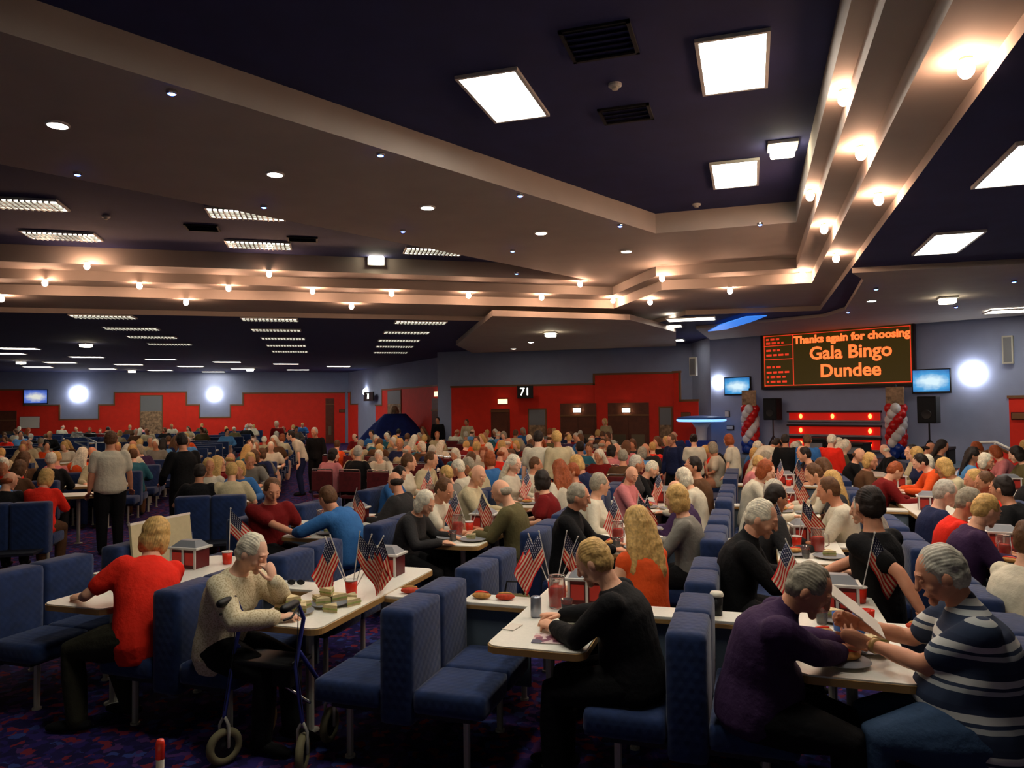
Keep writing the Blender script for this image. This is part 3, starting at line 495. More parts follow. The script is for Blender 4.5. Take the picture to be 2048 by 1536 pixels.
# blue draped display in front of the slanting wall
pb = atz(790, 905, .05); pb.z = 0; e = empty('draped_display', pb, .5, 'blue draped display stand in front of the red wall', 'display'); bm = bmesh.new(); rings = []
for i in range(9):
    t = i / 8; w_ = 1.9 - 1.45 * t ** 1.2; rings.append([bm.verts.new((w_ * (1 + .09 * math.sin(7 * a + i)) * math.cos(a), .55 * (1 - .6 * t) * (1 + .1 * math.sin(5 * a)) * math.sin(a), 1.75 * t)) for a in [2 * math.pi * k / 40 for k in range(40)]])
skinrings(bm, rings); obj('drape', mesh_of('drape', bm, M['bluecloth'], True), e); bm = bmesh.new(); lathe(bm, [(.16, 1.7), (.2, 1.85), (.12, 2.05), (.04, 2.1)], 14); obj('finial', mesh_of('finial', bm, M['poster'], True), e)
# handrail of the ramp at the right
def rail(name, pts, label, posts, mats=('greenish', 'greenish')):
    e = empty(name, (0, 0, 0), 0, label, 'handrail'); 
    for dz in (0, -.28):
        bm = bmesh.new(); tube(bm, [p + Vector((0, 0, dz)) for p in pts], .024, 8); obj('rail', mesh_of('rail', bm, M[mats[0]], True), e)
    for p in posts: bm = bmesh.new(); tube(bm, [(p.x, p.y, 0), p], .02, 8); obj('post', mesh_of('post', bm, M[mats[1]], True), e)
r0, r1, r2 = atdepth(1948, 886, 13.5), atdepth(1990, 884, 13.3), atdepth(2100, 935, 12.6)
rail('ramp_handrail', [r0, r1, r2], 'white double handrail sloping down at right of stage', [r0, r1, r2]); e = empty('ramp_balustrade', (0, 0, 0), 0, 'red side panel below the sloping white handrail', 'panel')
a, b, c = atdepth(1962, 905, 13.3), atdepth(2000, 897, 13.2), atdepth(2110, 950, 12.7); bm = bmesh.new(); n = Vector((.3, .95, 0)) * .06
vs = [[bm.verts.new(q + d) for q in (Vector((a.x, a.y, 0)), Vector((c.x, c.y, 0)), c, b, a)] for d in (Vector((0, 0, 0)), n)]
bm.faces.new(vs[0]); bm.faces.new(vs[1][::-1])
for i in range(5): bm.faces.new((vs[0][i], vs[1][i], vs[1][(i + 1) % 5], vs[0][(i + 1) % 5]))
bmesh.ops.recalc_face_normals(bm, faces=bm.faces); obj('panel', mesh_of('panel', bm, M['red']), e); bm = bmesh.new(); tube(bm, [a, b, c], .03, 6); obj('capping', mesh_of('capping', bm, M['trimgold']), e)
r0, r1, r2 = atdepth(128, 880, 22), atdepth(168, 890, 21.5), atdepth(212, 868, 24)
rail('step_handrail', [r2, atdepth(150, 866, 24), atdepth(192, 884, 22)], 'far white handrail by steps left of the man in white shirt', [r2, atdepth(192, 884, 22)])
# ---------------------------------------------------------------- furniture: tables with side ledges, back-to-back benches
TW, TL = .53, 1.65
def rrect(w, l, r, n=5):
    out = []
    for cx, cy, a0 in ((w/2 - r, l/2 - r, 0), (-w/2 + r, l/2 - r, 90), (-w/2 + r, -l/2 + r, 180), (w/2 - r, -l/2 + r, 270)):
        out += [(cx + r * math.cos(math.radians(a0 + 90 * k / n)), cy + r * math.sin(math.radians(a0 + 90 * k / n))) for k in range(n + 1)]
    return out
def plate_bm(pts, z0, z1):
    bm = bmesh.new(); a = [bm.verts.new((x, y, z0)) for x, y in pts]; b = [bm.verts.new((x, y, z1)) for x, y in pts]; skinrings(bm, [a, b]); return bm
def ring_off(pts, d): return [(x + d * (1 if x > 0 else -1), y + d * (1 if y > 0 else -1)) for x, y in pts]
pts = rrect(TW, TL, .07)
T_TOP = mesh_of('table_top', plate_bm(pts, .722, .742), M['top']); T_EDGE = mesh_of('edge_band', plate_bm(ring_off(pts, .006), .700, .734), M['edge'])
bm = bmesh.new(); tube(bm, [(0, 0, .005), (0, 0, .70)], .026, 10, round_ends=False); lathe(bm, [(.06, 0), (.06, .008), (.028, .012)], 12); lathe(bm, [(.07, .70), (.07, .69), (.028, .685)], 12); T_LEG = mesh_of('table_leg', bm, M['steel'], False)
LEDGE = mesh_of('side_ledge', B((0, -.11, .714), (.46, .11, .736), bev=.006), M['top']); LEDGE_E = mesh_of('ledge_edge', B((-.0, -.115, .694), (.465, .115, .716)), M['edge']); LEDGE_P = mesh_of('ledge_panel', B((0, -.085, .22), (.45, -.06, .70)), M['ledgep'])
RAILM = mesh_of('under_rail', B((-.03, -TL/2 + .25, .655), (.03, TL/2 - .25, .70)), M['steel'])
def make_table(full=True):
    e = empty('booth_table'); obj('table_top', T_TOP, e); obj('edge_band', T_EDGE, e)
    for y in (-TL/2 + .33, TL/2 - .33): obj('leg', T_LEG, e, (0, y, 0))
    if full:
        obj('under_rail', RAILM, e)
        for s in (0, math.pi):
            l = obj('side_ledge', LEDGE, e, ((TW/2 + .004) * (1 if s == 0 else -1), .92 - TL/2, 0), s); obj('ledge_edge', LEDGE_E, l); obj('ledge_panel', LEDGE_P, l, rz=s) if s == 0 else obj('ledge_panel', mesh_of('ledge_panel', B((0, .06, .22), (.45, .085, .70)), M['ledgep']), l)
    return e
def cushion(a, b, bev): bm = B(a, b, bev=bev); return bm
BL = .86
SEATC = mesh_of('seat_cushion', cushion((.10, -BL/4 + .004, .345), (.515, BL/4 - .004, .475), .035), M['fabric'], True); BACKC = mesh_of('back_cushion', cushion((-.10, -BL/4 + .003, .27), (.10, BL/4 - .003, .90), .04), M['fabric'], True)
FRM = mesh_of('frame', B((-.42, -BL/2 + .05, .315), (.42, BL/2 - .05, .345)), M['frame_b']); bm = bmesh.new(); tube(bm, [(0, 0, .005), (0, 0, .32)], .02, 8, round_ends=False); lathe(bm, [(.03, 0), (.03, .012), (.02, .014)], 10); B_LEG = mesh_of('bench_leg', bm, M['steel'])
def make_bench(both=True):
    e = empty('booth_bench')
    for y in (-BL/4, BL/4): obj('back_cushion', BACKC, e, (0, y, 0))
    for s in ((0, math.pi) if both else (0,)):
        for y in (-BL/4, BL/4): obj('seat_cushion', SEATC, e, (0, y, 0), s)
        for y in (-BL/2 + .15, BL/2 - .15): obj('leg', B_LEG, e, (.36 if s == 0 else -.36, y, 0))
    obj('frame', FRM, e); return e
far_b = bmesh.new(); box(far_b, (-.1, -BL/2, .27), (.1, BL/2, .90)); FAR_BACK = mesh_of('back_cushion', far_b, M['fabric']); far_b = bmesh.new(); box(far_b, (.1, -BL/2, .345), (.515, BL/2, .475)); FAR_SEAT = mesh_of('seat_cushion', far_b, M['fabric'])
def make_far_bench():
    e = empty('booth_bench'); obj('back_cushion', FAR_BACK, e)
    for s in (0, math.pi): obj('seat_cushion', FAR_SEAT, e, rz=s); obj('leg', B_LEG, e, (.36 if s == 0 else -.36, 0, 0))
    return e
XC = lambda k: -1.1 + 1.55 * (k - 2); UF = lambda r: 3.75 + 2.6 * r
ORD = ['first', 'second', 'third', 'fourth', 'fifth', 'sixth', 'seventh', 'eighth', 'ninth', 'tenth', 'eleventh', 'twelfth', 'thirteenth', 'fourteenth', 'fifteenth', 'sixteenth', 'seventeenth', 'eighteenth', 'nineteenth', 'twentieth']
CN = {8: 'the fifth column right of the striped shirt', -4: 'the fourth column left of the red shirt', -3: 'the third column left of the red shirt', -2: 'the second column left of the red shirt', -1: 'the column left of the red shirt', 0: 'the red shirt column', 1: 'the walker column', 2: 'the magazine column', 3: 'the striped shirt column', 4: 'the first column right of the striped shirt', 5: 'the second column right of the striped shirt', 6: 'the third column right of the striped shirt', 7: 'the fourth column right of the striped shirt'}
CS = {k: v.replace('the ', '', 1).replace(' of the striped shirt', ' of stripes').replace('column left of the red shirt', 'column left of red shirt').replace('first ', '') for k, v in CN.items()}
def rowname(r): return 'front' if r == 0 else ORD[r]
TABLES = {}; first = {}
def dup(kind, maker):
    if kind not in first: first[kind] = maker(); return first[kind]
    return copy_tree(first[kind])
def put_table(k, r):
    full = r < 4; e = dup('t%d' % full, lambda: make_table(full)); e.location = (XC(k), UF(r) + TL/2, 0); e.rotation_euler = (0, 0, 0)
    tag(e, 'cream topped booth table, %s row of %s' % (rowname(r), CN[k]), 'table', 'booth tables'); TABLES[(k, r)] = e
def put_bench(k, r, h):        # bench on the left of column k
    near = r <= 2; e = dup('b%d' % near, (make_bench if near else make_far_bench)); e.location = (XC(k) - .775, UF(r) + (.38 if h == 0 else 1.46) , 0); e.rotation_euler = (0, 0, 0)
    tag(e, 'navy double bench, %s %s row, left of %s' % ('nearer' if h == 0 else 'farther', rowname(r), CS[k]), 'bench', 'navy booth benches')
ZA = {0: range(0, 6), 1: range(0, 7), 2: range(0, 7), 3: range(3, 6)}
for r, ks in ZA.items():
    for k in ks:
        put_table(k, r)
    for k in list(ks) + [ks[-1] + 1]:
        if k > 8: continue
        for h in (0, 1): put_bench(k, r, h)
# maroon chairs on steel frames with plain tables, middle of the hall
def make_chair():
    e = empty('maroon_chair'); obj('seat', mesh_of('seat', B((-.22, -.22, .42), (.22, .22, .48), bev=.02), M['maroon']), e); obj('backrest', mesh_of('backrest', B((-.21, -.24, .56), (.21, -.19, .90), bev=.02), M['maroon']), e)
    for sx in (-.2, .2):
        for sy in (-.2, .2): bm = bmesh.new(); tube(bm, [(sx, sy, .01), (sx, sy, .44 if sy > 0 else .92)], .013, 6, round_ends=False); obj('leg', mesh_of('leg', bm, M['chrome']), e)
    bm = bmesh.new(); tube(bm, [(-.2, -.2, .92), (.2, -.2, .92)], .013, 6); obj('top_bar', mesh_of('top_bar', bm, M['chrome']), e); return e
# ---------------------------------------------------------------- people
def remesh(bm, vox, smooth, mats=None, name='body'):
    me = bpy.data.meshes.new('tmp'); bm.to_mesh(me); bm.free(); o = bpy.data.objects.new('tmp', me); COL.objects.link(o)
    m = o.modifiers.new('r', 'REMESH'); m.mode = 'VOXEL'; m.voxel_size = vox; m.use_smooth_shade = True
    if smooth: s = o.modifiers.new('s', 'SMOOTH'); s.factor = .5; s.iterations = smooth
    dg = bpy.context.evaluated_depsgraph_get(); r = bpy.data.meshes.new_from_object(o.evaluated_get(dg)); r.name = name
    bpy.data.objects.remove(o); bpy.data.meshes.remove(me); r.materials.clear()
    return r
def ik(a, t, l1, l2, pole):
    d = t - a; L = min(d.length, (l1 + l2) * .995); d = d.normalized(); x = (l1 * l1 - l2 * l2 + L * L) / (2 * L); h = math.sqrt(max(0, l1 * l1 - x * x))
    p = Vector(pole); p = (p - d * p.dot(d)); p = p.normalized() if p.length > 1e-5 else Vector((0, 0, 1))
    return a + d * x + p * h, a + d * L
def axes(pitch, yaw, roll=0):          # forward lean, turn, sideways tilt (degrees) -> columns right, fwd, up
    return Matrix.Rotation(math.radians(-yaw), 3, 'Z') @ Matrix.Rotation(math.radians(roll), 3, 'Y') @ Matrix.Rotation(math.radians(-pitch), 3, 'X')
def loft(bm, rings, seg=16, mi=0):
    rr = []
    for c, rx, ry, A in rings:
        x, y = A.col[0], A.col[1]; rr.append([bm.verts.new(c + x * (rx * math.cos(t)) + y * (ry * math.sin(t))) for t in [2 * math.pi * k / seg for k in range(seg)]])
    skinrings(bm, rr, mi)
SKEL = {}
def skeleton(p, lk):
    s = p.get('scale', 1.0); sit = p.get('sit', True); S = {}
    hip = Vector(p.get('hip', (0, 0, .565 if sit else .92 * s))); l0, l1 = p.get('lean', (4, 8) if sit else (2, 4)); tw = p.get('twist', 0); sd = p.get('side', 0)
    A0, A1_, A2_ = axes(l0 * .5, tw * .3, sd * .4), axes(l0, tw * .7, sd), axes(l1, tw, sd); up0, up1, up2 = A0.col[2], A1_.col[2], A2_.col[2]
    w = hip + up0 * .15 * s; c = w + up1 * .17 * s; sh = c + up2 * .145 * s; S.update(hip=hip, waist=w, chest=c, sh=sh, A0=A0, A1=A1_, A2=A2_)
    hp, hy, hr = (list(p.get('head', (0, 0))) + [0])[:3]; AH = axes(hp, hy, hr); nk = sh + (up2 * .6 + AH.col[2] * .4) * .085 * s + A2_.col[1] * .005
    S.update(neck=nk, AH=AH, head=nk + AH.col[2] * .095 * s + AH.col[1] * .022)
    sw = .165 * s * (1 if lk.get('male', True) else .92) * (1 + .25 * (lk.get('fat', 1) - 1))
    for n, sg in (('L', -1), ('R', 1)):
        a = sh + A2_.col[0] * sw * sg - up2 * .035 * s; t = Vector(p.get('hand' + n, (sg * .2, .28, .72) if sit else (sg * .24, .06, .80 * s)))
        el, wr = ik(a, t, .275 * s, .245 * s, p.get('pole' + n, (sg * .7, -.55, -.6))); S['shj' + n], S['el' + n], S['wr' + n] = a, el, wr
        h = hip + A0.col[0] * .088 * sg * s; f = Vector(p.get('foot' + n, (sg * .11, .42, .075) if sit else (sg * .1, 0, .075)))
        kn, an = ik(h, f, .43 * s, .42 * s, p.get('knee' + n, (sg * .1, 1, .35))); S['hp' + n], S['kn' + n], S['an' + n] = h, kn, an
    return S
def head_bm(bm, S, s, seg=20):
    A = S['AH']
    def fn(q):
        x, y, z = q
        if z < 0: k = -z; x *= 1 - .30 * k ** 1.6; y = y * (1 - .12 * k) if y > 0 else y * (1 - .55 * k)
        if y > 0 and z < .5: x *= 1 - .10 * y
        return Vector((x, y, z))
    ellipsoid(bm, S['head'], (.076 * s, .096 * s, .118 * s), seg, seg * 3 // 4, A, fn=fn)
def P(S, x, y, z, s=1): return S['head'] + S['AH'] @ Vector((x * s, y * s, z * s))
def hair_bm(style, S, s, lod):
    bm = bmesh.new(); A = S['AH']; sg = 16 if lod < 2 else 10
    def E(x, y, z, a, b, c): ellipsoid(bm, P(S, x, y, z, s), (a * s, b * s, c * s), sg, sg * 2 // 3, A)
    if style == 'bald':
        E(0, -.046, -.012, .081, .058, .05)
        for q in (-1, 1): E(q * .064, -.02, -.002, .02, .045, .034)
    elif style == 'short':
        E(0, -.018, .025, .084, .094, .105); E(0, -.045, -.01, .078, .062, .07)
    elif style == 'bob':
        E(0, -.02, .028, .09, .098, .108); E(0, -.05, -.03, .088, .062, .09)
        for q in (-1, 1): E(q * .062, -.015, -.035, .032, .058, .085)
    elif style == 'bun':
        E(0, -.02, .025, .085, .095, .105); E(0, -.10, .05, .045, .045, .045)
    elif style == 'long':
        E(0, -.02, .028, .09, .098, .108)
        for q in (-1, -.5, 0, .5, 1):
            d = P(S, q * .06, -.05 - .035 * (1 - abs(q)), .02, s); e_ = P(S, q * .085, -.10, -.14, s); f_ = P(S, q * .10, -.12, -.30, s); f2 = P(S, q * .09, -.10, -.40, s)
            tube(bm, [d, e_, f_, f2], [.045 * s, .042 * s, .034 * s, .014 * s], 8)
    return bm
def hand_bm(bm, w, d, n, s, curl, side, simple=False):
    d = d.normalized(); n = (n - d * n.dot(d)).normalized(); lat = d.cross(n) * side      # lat: thumb side
    if simple:
        tube(bm, [w, w + d * .05 * s, w + d * .10 * s + n * .01, w + d * .15 * s + n * .03], [.026 * s, .038 * s, .036 * s, .018 * s], 8, squash=.5, side=lat); tube(bm, [w + d * .03 * s + lat * .02, w + d * .08 * s + lat * .05], [.014, .011], 6); return
    A = lambda k: k
    tube(bm, [w - d * .02, w + d * .02 * s, w + d * .055 * s, w + d * .088 * s], [.027 * s, .032 * s, .041 * s, .040 * s], 12, squash=.42, side=lat)
    for i, (o, L, r) in enumerate(((.031, .070, .0088), (.0105, .080, .0092), (-.0105, .074, .0088), (-.030, .058, .0078))):
        p = w + d * (.084 - (.006 if i in (0,) else .012 if i == 3 else 0)) * s + lat * o * s; a = math.radians(curl * (.55 + .12 * i)); pts = [p - d * .02 * s]; q = p; fan = lat * (o * 1.2); dd = (d + fan).normalized()
        for j, f in enumerate((.45, .32, .23)):
            pts.append(q); dd = (dd * math.cos(a) + n * math.sin(a)).normalized(); q = q + dd * L * f * s
        pts.append(q); tube(bm, pts, [r * s, r * s, r * .96 * s, r * .9 * s, r * .75 * s], 8)
    b = w + d * .022 * s + lat * .024 * s + n * .004; t1 = b + (d * .62 + lat * .78 + n * .15).normalized() * .042 * s; t2 = t1 + (d * .9 + lat * .35 + n * .25).normalized() * .034 * s; t3 = t2 + (d * .95 + lat * .05 + n * .35).normalized() * .026 * s
    tube(bm, [b, t1, t2, t3], [.014 * s, .0115 * s, .0105 * s, .008 * s], 8)
def join(meshes, mats, name):        # each mesh becomes one material slot
    bm = bmesh.new()
    for i, me in enumerate(meshes):
        n0 = len(bm.faces); bm.from_mesh(me); bm.faces.ensure_lookup_table()
        if i >= 0:
            for f in bm.faces[n0:]: f.material_index = mats[i][0] if isinstance(mats[i], tuple) else i
        bpy.data.meshes.remove(me)
    return bm
def torso_rings(S, s, fat, g, male, belly, top=True, skirt=0):
    A0, A1_, A2_ = S['A0'], S['A1'], S['A2']; hip, w, c, sh = S['hip'], S['waist'], S['chest'], S['sh']; f = fat; u = lambda A: A.col[2]; y = lambda A: A.col[1]
    bust = 0 if male else .02
    R = [(hip - u(A0) * (.10 + skirt) * s, .13 * s * f + g, .10 * s * f + g, A0), (hip - u(A0) * .05 * s, .172 * s * f + g, .13 * s * f + g, A0), (hip + u(A0) * .04 * s + y(A0) * belly * .5, .168 * s * f + g, .128 * s * f + belly * .6 + g, A0), (w + y(A1_) * belly, .150 * s * f + g, .112 * s * f + belly + g, A1_), ((w + c) / 2 + y(A1_) * belly * .5, .158 * s * f + g, .114 * s * f + belly * .5 + g, A1_),
         (c + y(A2_) * bust, .170 * s * (1 + .6 * (f - 1)) + g, .120 * s * (1 + .7 * (f - 1)) + bust + g, A2_), (c + u(A2_) * .08 * s, .170 * s * (1 + .4 * (f - 1)) + g, .108 * s * (1 + .4 * (f - 1)) + g, A2_), (sh - u(A2_) * .01 * s, .125 * s + g, .078 * s + g, A2_)]
    if top: R += [(sh + u(A2_) * .03 * s, .066 * s + g, .062 * s + g, A2_)]
    return R
def build_person(p, lk, lod):
    s = p.get('scale', 1.0); S = skeleton(p, lk); fat = lk.get('fat', 1.0); male = lk.get('male', True); belly = lk.get('belly', .0); sl = lk.get('sleeve', 'long'); out = {}
    vb, vh, vc, vn = ((.016, .0065, .013, .0046), (.019, .011, .017, .012), (.03, .02, .028, .02))[lod]; sm = (5, 4, 2)[lod]; g = (.014, .016, .018)[lod]
    bm = bmesh.new(); loft(bm, torso_rings(S, s, fat, 0, male, belly), 16); tube(bm, [S['sh'] - S['A2'].col[2] * .03, S['neck'] + S['AH'].col[2] * .03 * s], [.062 * s, .054 * s], 12)
    for n in 'LR':
        a, e, w = S['shj' + n], S['el' + n], S['wr' + n]; af = .9 + .25 * (fat - 1) + (.1 if male else 0)
        tube(bm, [a, (a + e) / 2, e, e.lerp(w, .35), w], [.052 * s * af, .047 * s * af, .039 * s * af, .040 * s * af, .027 * s], 10)
        h, k, an = S['hp' + n], S['kn' + n], S['an' + n]; tube(bm, [h, (h + k) / 2, k, k.lerp(an, .35), an], [.088 * s * fat, .078 * s * fat, .056 * s, .054 * s, .036 * s], 10)
    parts = []
    if lod == 2:
        head_bm(bm, S, s, 12)
        for n, sg in (('L', -1), ('R', 1)): hand_bm(bm, S['wr' + n], S['wr' + n] - S['el' + n], Vector((0, 0, -1)), s, 20, sg, True)
    body = remesh(bm, vb, sm)
    parts.append((body, 0))
    if lod < 2:
        bm = bmesh.new(); head_bm(bm, S, s, 28 if lod == 0 else 18); tube(bm, [S['neck'] - S['AH'].col[2] * .03 * s, S['neck'] + S['AH'].col[2] * .05 * s], [.054 * s, .05 * s], 12)
        tube(bm, [P(S, 0, .088, .03, s), P(S, 0, .103, -.005, s), P(S, 0, .110, -.022, s)], [.009 * s, .012 * s, .015 * s], 8)          # nose
        tube(bm, [P(S, -.035, .082, .035, s), P(S, 0, .09, .032, s), P(S, .035, .082, .035, s)], [.010 * s, .011 * s, .010 * s], 8)      # brow
        tube(bm, [P(S, -.02, .084, -.058, s), P(S, 0, .091, -.056, s), P(S, .02, .084, -.058, s)], [.009 * s, .011 * s, .009 * s], 8)    # lips swell
        ellipsoid(bm, P(S, 0, .078, -.092, s), (.024 * s, .02 * s, .02 * s), 10, 8, S['AH'])                                            # chin
        for q in (-1, 1):
            ellipsoid(bm, P(S, q * .078, -.008, -.008, s), (.011 * s, .02 * s, .032 * s), 10, 8, S['AH']); ellipsoid(bm, P(S, q * .038, .062, -.03, s), (.022 * s, .02 * s, .026 * s), 10, 8, S['AH'])
        parts.append((remesh(bm, vh, 3), 0))
        bm = bmesh.new()
        for q in (-1, 1): ellipsoid(bm, P(S, q * .031, .083, .008, s), (.013 * s, .010 * s, .009 * s), 10, 8, S['AH'])
        me = bpy.data.meshes.new('e'); bm.to_mesh(me); bm.free(); parts.append((me, 1)); bm = bmesh.new()
        for q in (-1, 1): ellipsoid(bm, P(S, q * .031, .0905, .008, s), (.0055 * s, .0035 * s, .006 * s), 8, 6, S['AH'])
        for q in (-1, 1): tube(bm, [P(S, q * .018, .093, .034, s), P(S, q * .034, .089, .038, s), P(S, q * .048, .078, .033, s)], [.003 * s, .0036 * s, .0025 * s], 6)
        me = bpy.data.meshes.new('e'); bm.to_mesh(me); bm.free(); parts.append((me, 2)); bm = bmesh.new(); tube(bm, [P(S, -.022, .089, -.057, s), P(S, 0, .0985, -.056, s), P(S, .022, .089, -.057, s)], [.003 * s, .0055 * s, .003 * s], 6)
        me = bpy.data.meshes.new('e'); bm.to_mesh(me); bm.free(); parts.append((me, 3))
        for n, sg in (('L', -1), ('R', 1)):
            bm = bmesh.new(); d = S['wr' + n] - S['el' + n]; dv = p.get('dir' + n); dv = Vector(dv) if dv else (d.normalized() + Vector((0, .25, -d.normalized().z * .8)))
            nn = Vector(p.get('palm' + n, (-sg * .25, 0, -1))); hand_bm(bm, S['wr' + n], dv, nn, s, p.get('curl' + n, 28), 1 if ((dv.normalized().cross((nn - dv.normalized() * nn.dot(dv.normalized())).normalized())).dot(Vector((-sg, .3, 0))) > 0) else -1, lod == 1)
            parts.append((remesh(bm, vn, 2), 0))
    bm = bmesh.new()
    for me, mi in parts:
        n0 = len(bm.faces); bm.from_mesh(me); bm.faces.ensure_lookup_table()
        for f in bm.faces[n0:]: f.material_index = mi; f.smooth = True
        bpy.data.meshes.remove(me)
    # trousers
    tb = bmesh.new(); R = torso_rings(S, s, fat, g * .8, male, belly * .7, False)[:4]; loft(tb, R, 16)
    for n in 'LR':
        h, k, an = S['hp' + n], S['kn' + n], S['an' + n]; sh_ = lk.get('leg', 1.0); tube(tb, [h, (h + k) / 2, k, k.lerp(an, .4), an], [(.094 * fat * s + g) * sh_, (.084 * s * fat + g) * sh_, .066 * s + g, .060 * s + g, .052 * s + g * .7], 12)
    if lk.get('skirt'):
        loft(tb, [(S['hip'] + Vector((0, .06, .08)), .19 * fat, .16 * fat, S['A0']), (S['hip'] + Vector((0, .2, -.02)), .21 * fat, .28, S['A0']), (S['hip'] + Vector((0, .3, -.12)), .2 * fat, .22, S['A0']), (S['hip'] + Vector((0, .36, -.4)), .2, .12, S['A0'])], 16)
    trm = remesh(tb, vc, sm, name='trousers')
    if lod == 2:
        n0 = len(bm.faces); bm.from_mesh(trm); bm.faces.ensure_lookup_table()
        for f in bm.faces[n0:]: f.material_index = 4; f.smooth = True
        bpy.data.meshes.remove(trm)
    else: out['trousers'] = trm
    me = bpy.data.meshes.new('person'); bm.to_mesh(me); bm.free(); out['body'] = me
    # top
    tb = bmesh.new(); loft(tb, torso_rings(S, s, fat, g * 1.2, male, belly, True, lk.get('hem', .0)), 18)
    for n in 'LR':
        a, e, w = S['shj' + n], S['el' + n], S['wr' + n]; af = .9 + .25 * (fat - 1) + (.1 if male else 0); gg = g * lk.get('loose', 1.25)
        if sl == 'long': tube(tb, [a, (a + e) / 2, e, e.lerp(w, .5), e.lerp(w, .93)], [.056 * s * af + gg, .050 * s * af + gg, .042 * s * af + gg, .038 * s * af + gg, .031 * s + gg * .8], 12)
        elif sl == 'short': tube(tb, [a, a.lerp(e, .4), a.lerp(e, .66)], [.057 * s * af + gg, .054 * s * af + gg, .050 * s * af + gg], 12, round_ends=True)
        elif sl == 'none': tube(tb, [a, a.lerp(e, .12)], [.05 * s * af + gg, .045 * s * af + gg], 12)
    if lk.get('collar'): tube(tb, [S['sh'] + S['A2'].col[2] * .015, S['sh'] + S['A2'].col[2] * .05], [.07 * s, .064 * s], 14)
    out['top'] = remesh(tb, vc, sm, name='top')
    # hair
    hm = remesh(hair_bm(lk.get('hair', 'short'), S, s, lod), (.006, .011, .02)[lod], (2, 2, 1)[lod], name='hair')
    if lod < 2:
        Ai = S['AH'].transposed(); fq = 26
        nv = len(hm.vertices); co = [0.0] * (nv * 3); no = [0.0] * (nv * 3); hm.vertices.foreach_get('co', co); hm.vertices.foreach_get('normal', no)
        for i in range(nv):
            c_ = Vector(co[3 * i:3 * i + 3]); q = Ai @ (c_ - S['head']); a = math.atan2(q.x, -q.y if lk.get('hair') != 'short' else q.z)
            c_ = c_ + Vector(no[3 * i:3 * i + 3]) * (.0016 * s * math.sin(a * fq * 1.7 + 5 * noise.noise(q * 10)) + .007 * s * noise.noise(q * 24)); co[3 * i:3 * i + 3] = c_
        hm.vertices.foreach_set('co', co); hm.update()
    out['hair'] = hm
    if lod < 2:
        for n in 'LR':
            bm = bmesh.new(); an = S['an' + n]; fd = Vector(p.get('toe' + n, (0, 1, 0))).normalized(); o = an + Vector((0, 0, -.03)); z = an.z - .075
            tube(bm, [Vector((an.x, an.y, z + .045)) - fd * .05, Vector((an.x, an.y, z + .045)) + fd * .03, Vector((an.x, an.y, z + .035)) + fd * .12, Vector((an.x, an.y, z + .03)) + fd * .17], [.040 * s, .044 * s, .042 * s, .03 * s], 12, squash=.8, side=(fd.y, -fd.x, 0))
            tube(bm, [an + Vector((0, 0, .02)), an - Vector((0, 0, .03))], [.036 * s, .04 * s], 10)
            for v in bm.verts: v.co.z = max(v.co.z, z + .002)
            out['shoe' + n] = remesh(bm, .009 if lod == 0 else .014, 2, name='shoe')
    return out, S
SKIN = [mat('skin_%d' % i, c, .55, var=.08, vscale=18, spec=.35) for i, c in enumerate([(222, 164, 130), (206, 142, 108), (232, 180, 150), (186, 126, 92)])]
HAIRC = dict(white=(215, 205, 180), grey=(150, 140, 120), blond=(196, 156, 92), brown=(92, 60, 34), dark=(34, 24, 18), red=(150, 74, 36), silver=(185, 178, 160))
HM = {k: mat('hair_' + k, c, .6, var=.3, vscale=60, spec=.3) for k, c in HAIRC.items()}
EYEW, EYED, LIP = mat('eye_white', (215, 205, 195), .3), mat('eye_dark', (40, 28, 22), .3), mat('lips', (170, 90, 78), .5)
CC = dict(red=(226, 40, 22), darkred=(110, 14, 14), white=(205, 196, 172), cream=(190, 176, 140), black=(16, 15, 16), navy=(26, 34, 66), blue=(52, 104, 160), skyblue=(86, 140, 190), purple=(56, 34, 66), grey=(120, 116, 106), olive=(92, 84, 52), brown=(84, 56, 34), orange=(226, 82, 30), pink=(200, 120, 120), teal=(40, 92, 104), beige=(170, 150, 112), charcoal=(44, 42, 42), jeans=(46, 66, 92), darkolive=(40, 38, 26))
CM = {k: mat('cloth_' + k, c, .85, var=.09, vscale=14, bump=.3, bscale=30, spec=.2) for k, c in CC.items()}
CM['striped'] = stripe_mat('cloth_striped', [(0, (44, 54, 74)), (.36, (170, 172, 168)), (.50, (48, 58, 78)), (.60, (196, 194, 186)), (.80, (40, 48, 68))], 2, 7.0)
_cs = mat('cloth_speckled', (196, 182, 146), .9); _nt = _cs.node_tree; _v = N(_nt, 'ShaderNodeTexVoronoi', Scale=95.0); _tc = N(_nt, 'ShaderNodeTexCoord'); _nt.links.new(_tc.outputs['Object'], _v.inputs['Vector'])
_r = ramp(_nt, [(.0, (160, 142, 106)), (.35, (190, 174, 136)), (.6, (216, 204, 170))]); _nt.links.new(_v.outputs['Distance'], _r.inputs['Fac']); _nt.links.new(_r.outputs['Color'], _nt.nodes['Principled BSDF'].inputs['Base Color']); CM['speckled'] = _cs
def assign(me, mats):
    me.materials.clear()
    for m in mats: me.materials.append(m)
    me.polygons.foreach_set('use_smooth', [True] * len(me.polygons))
NP = [0]
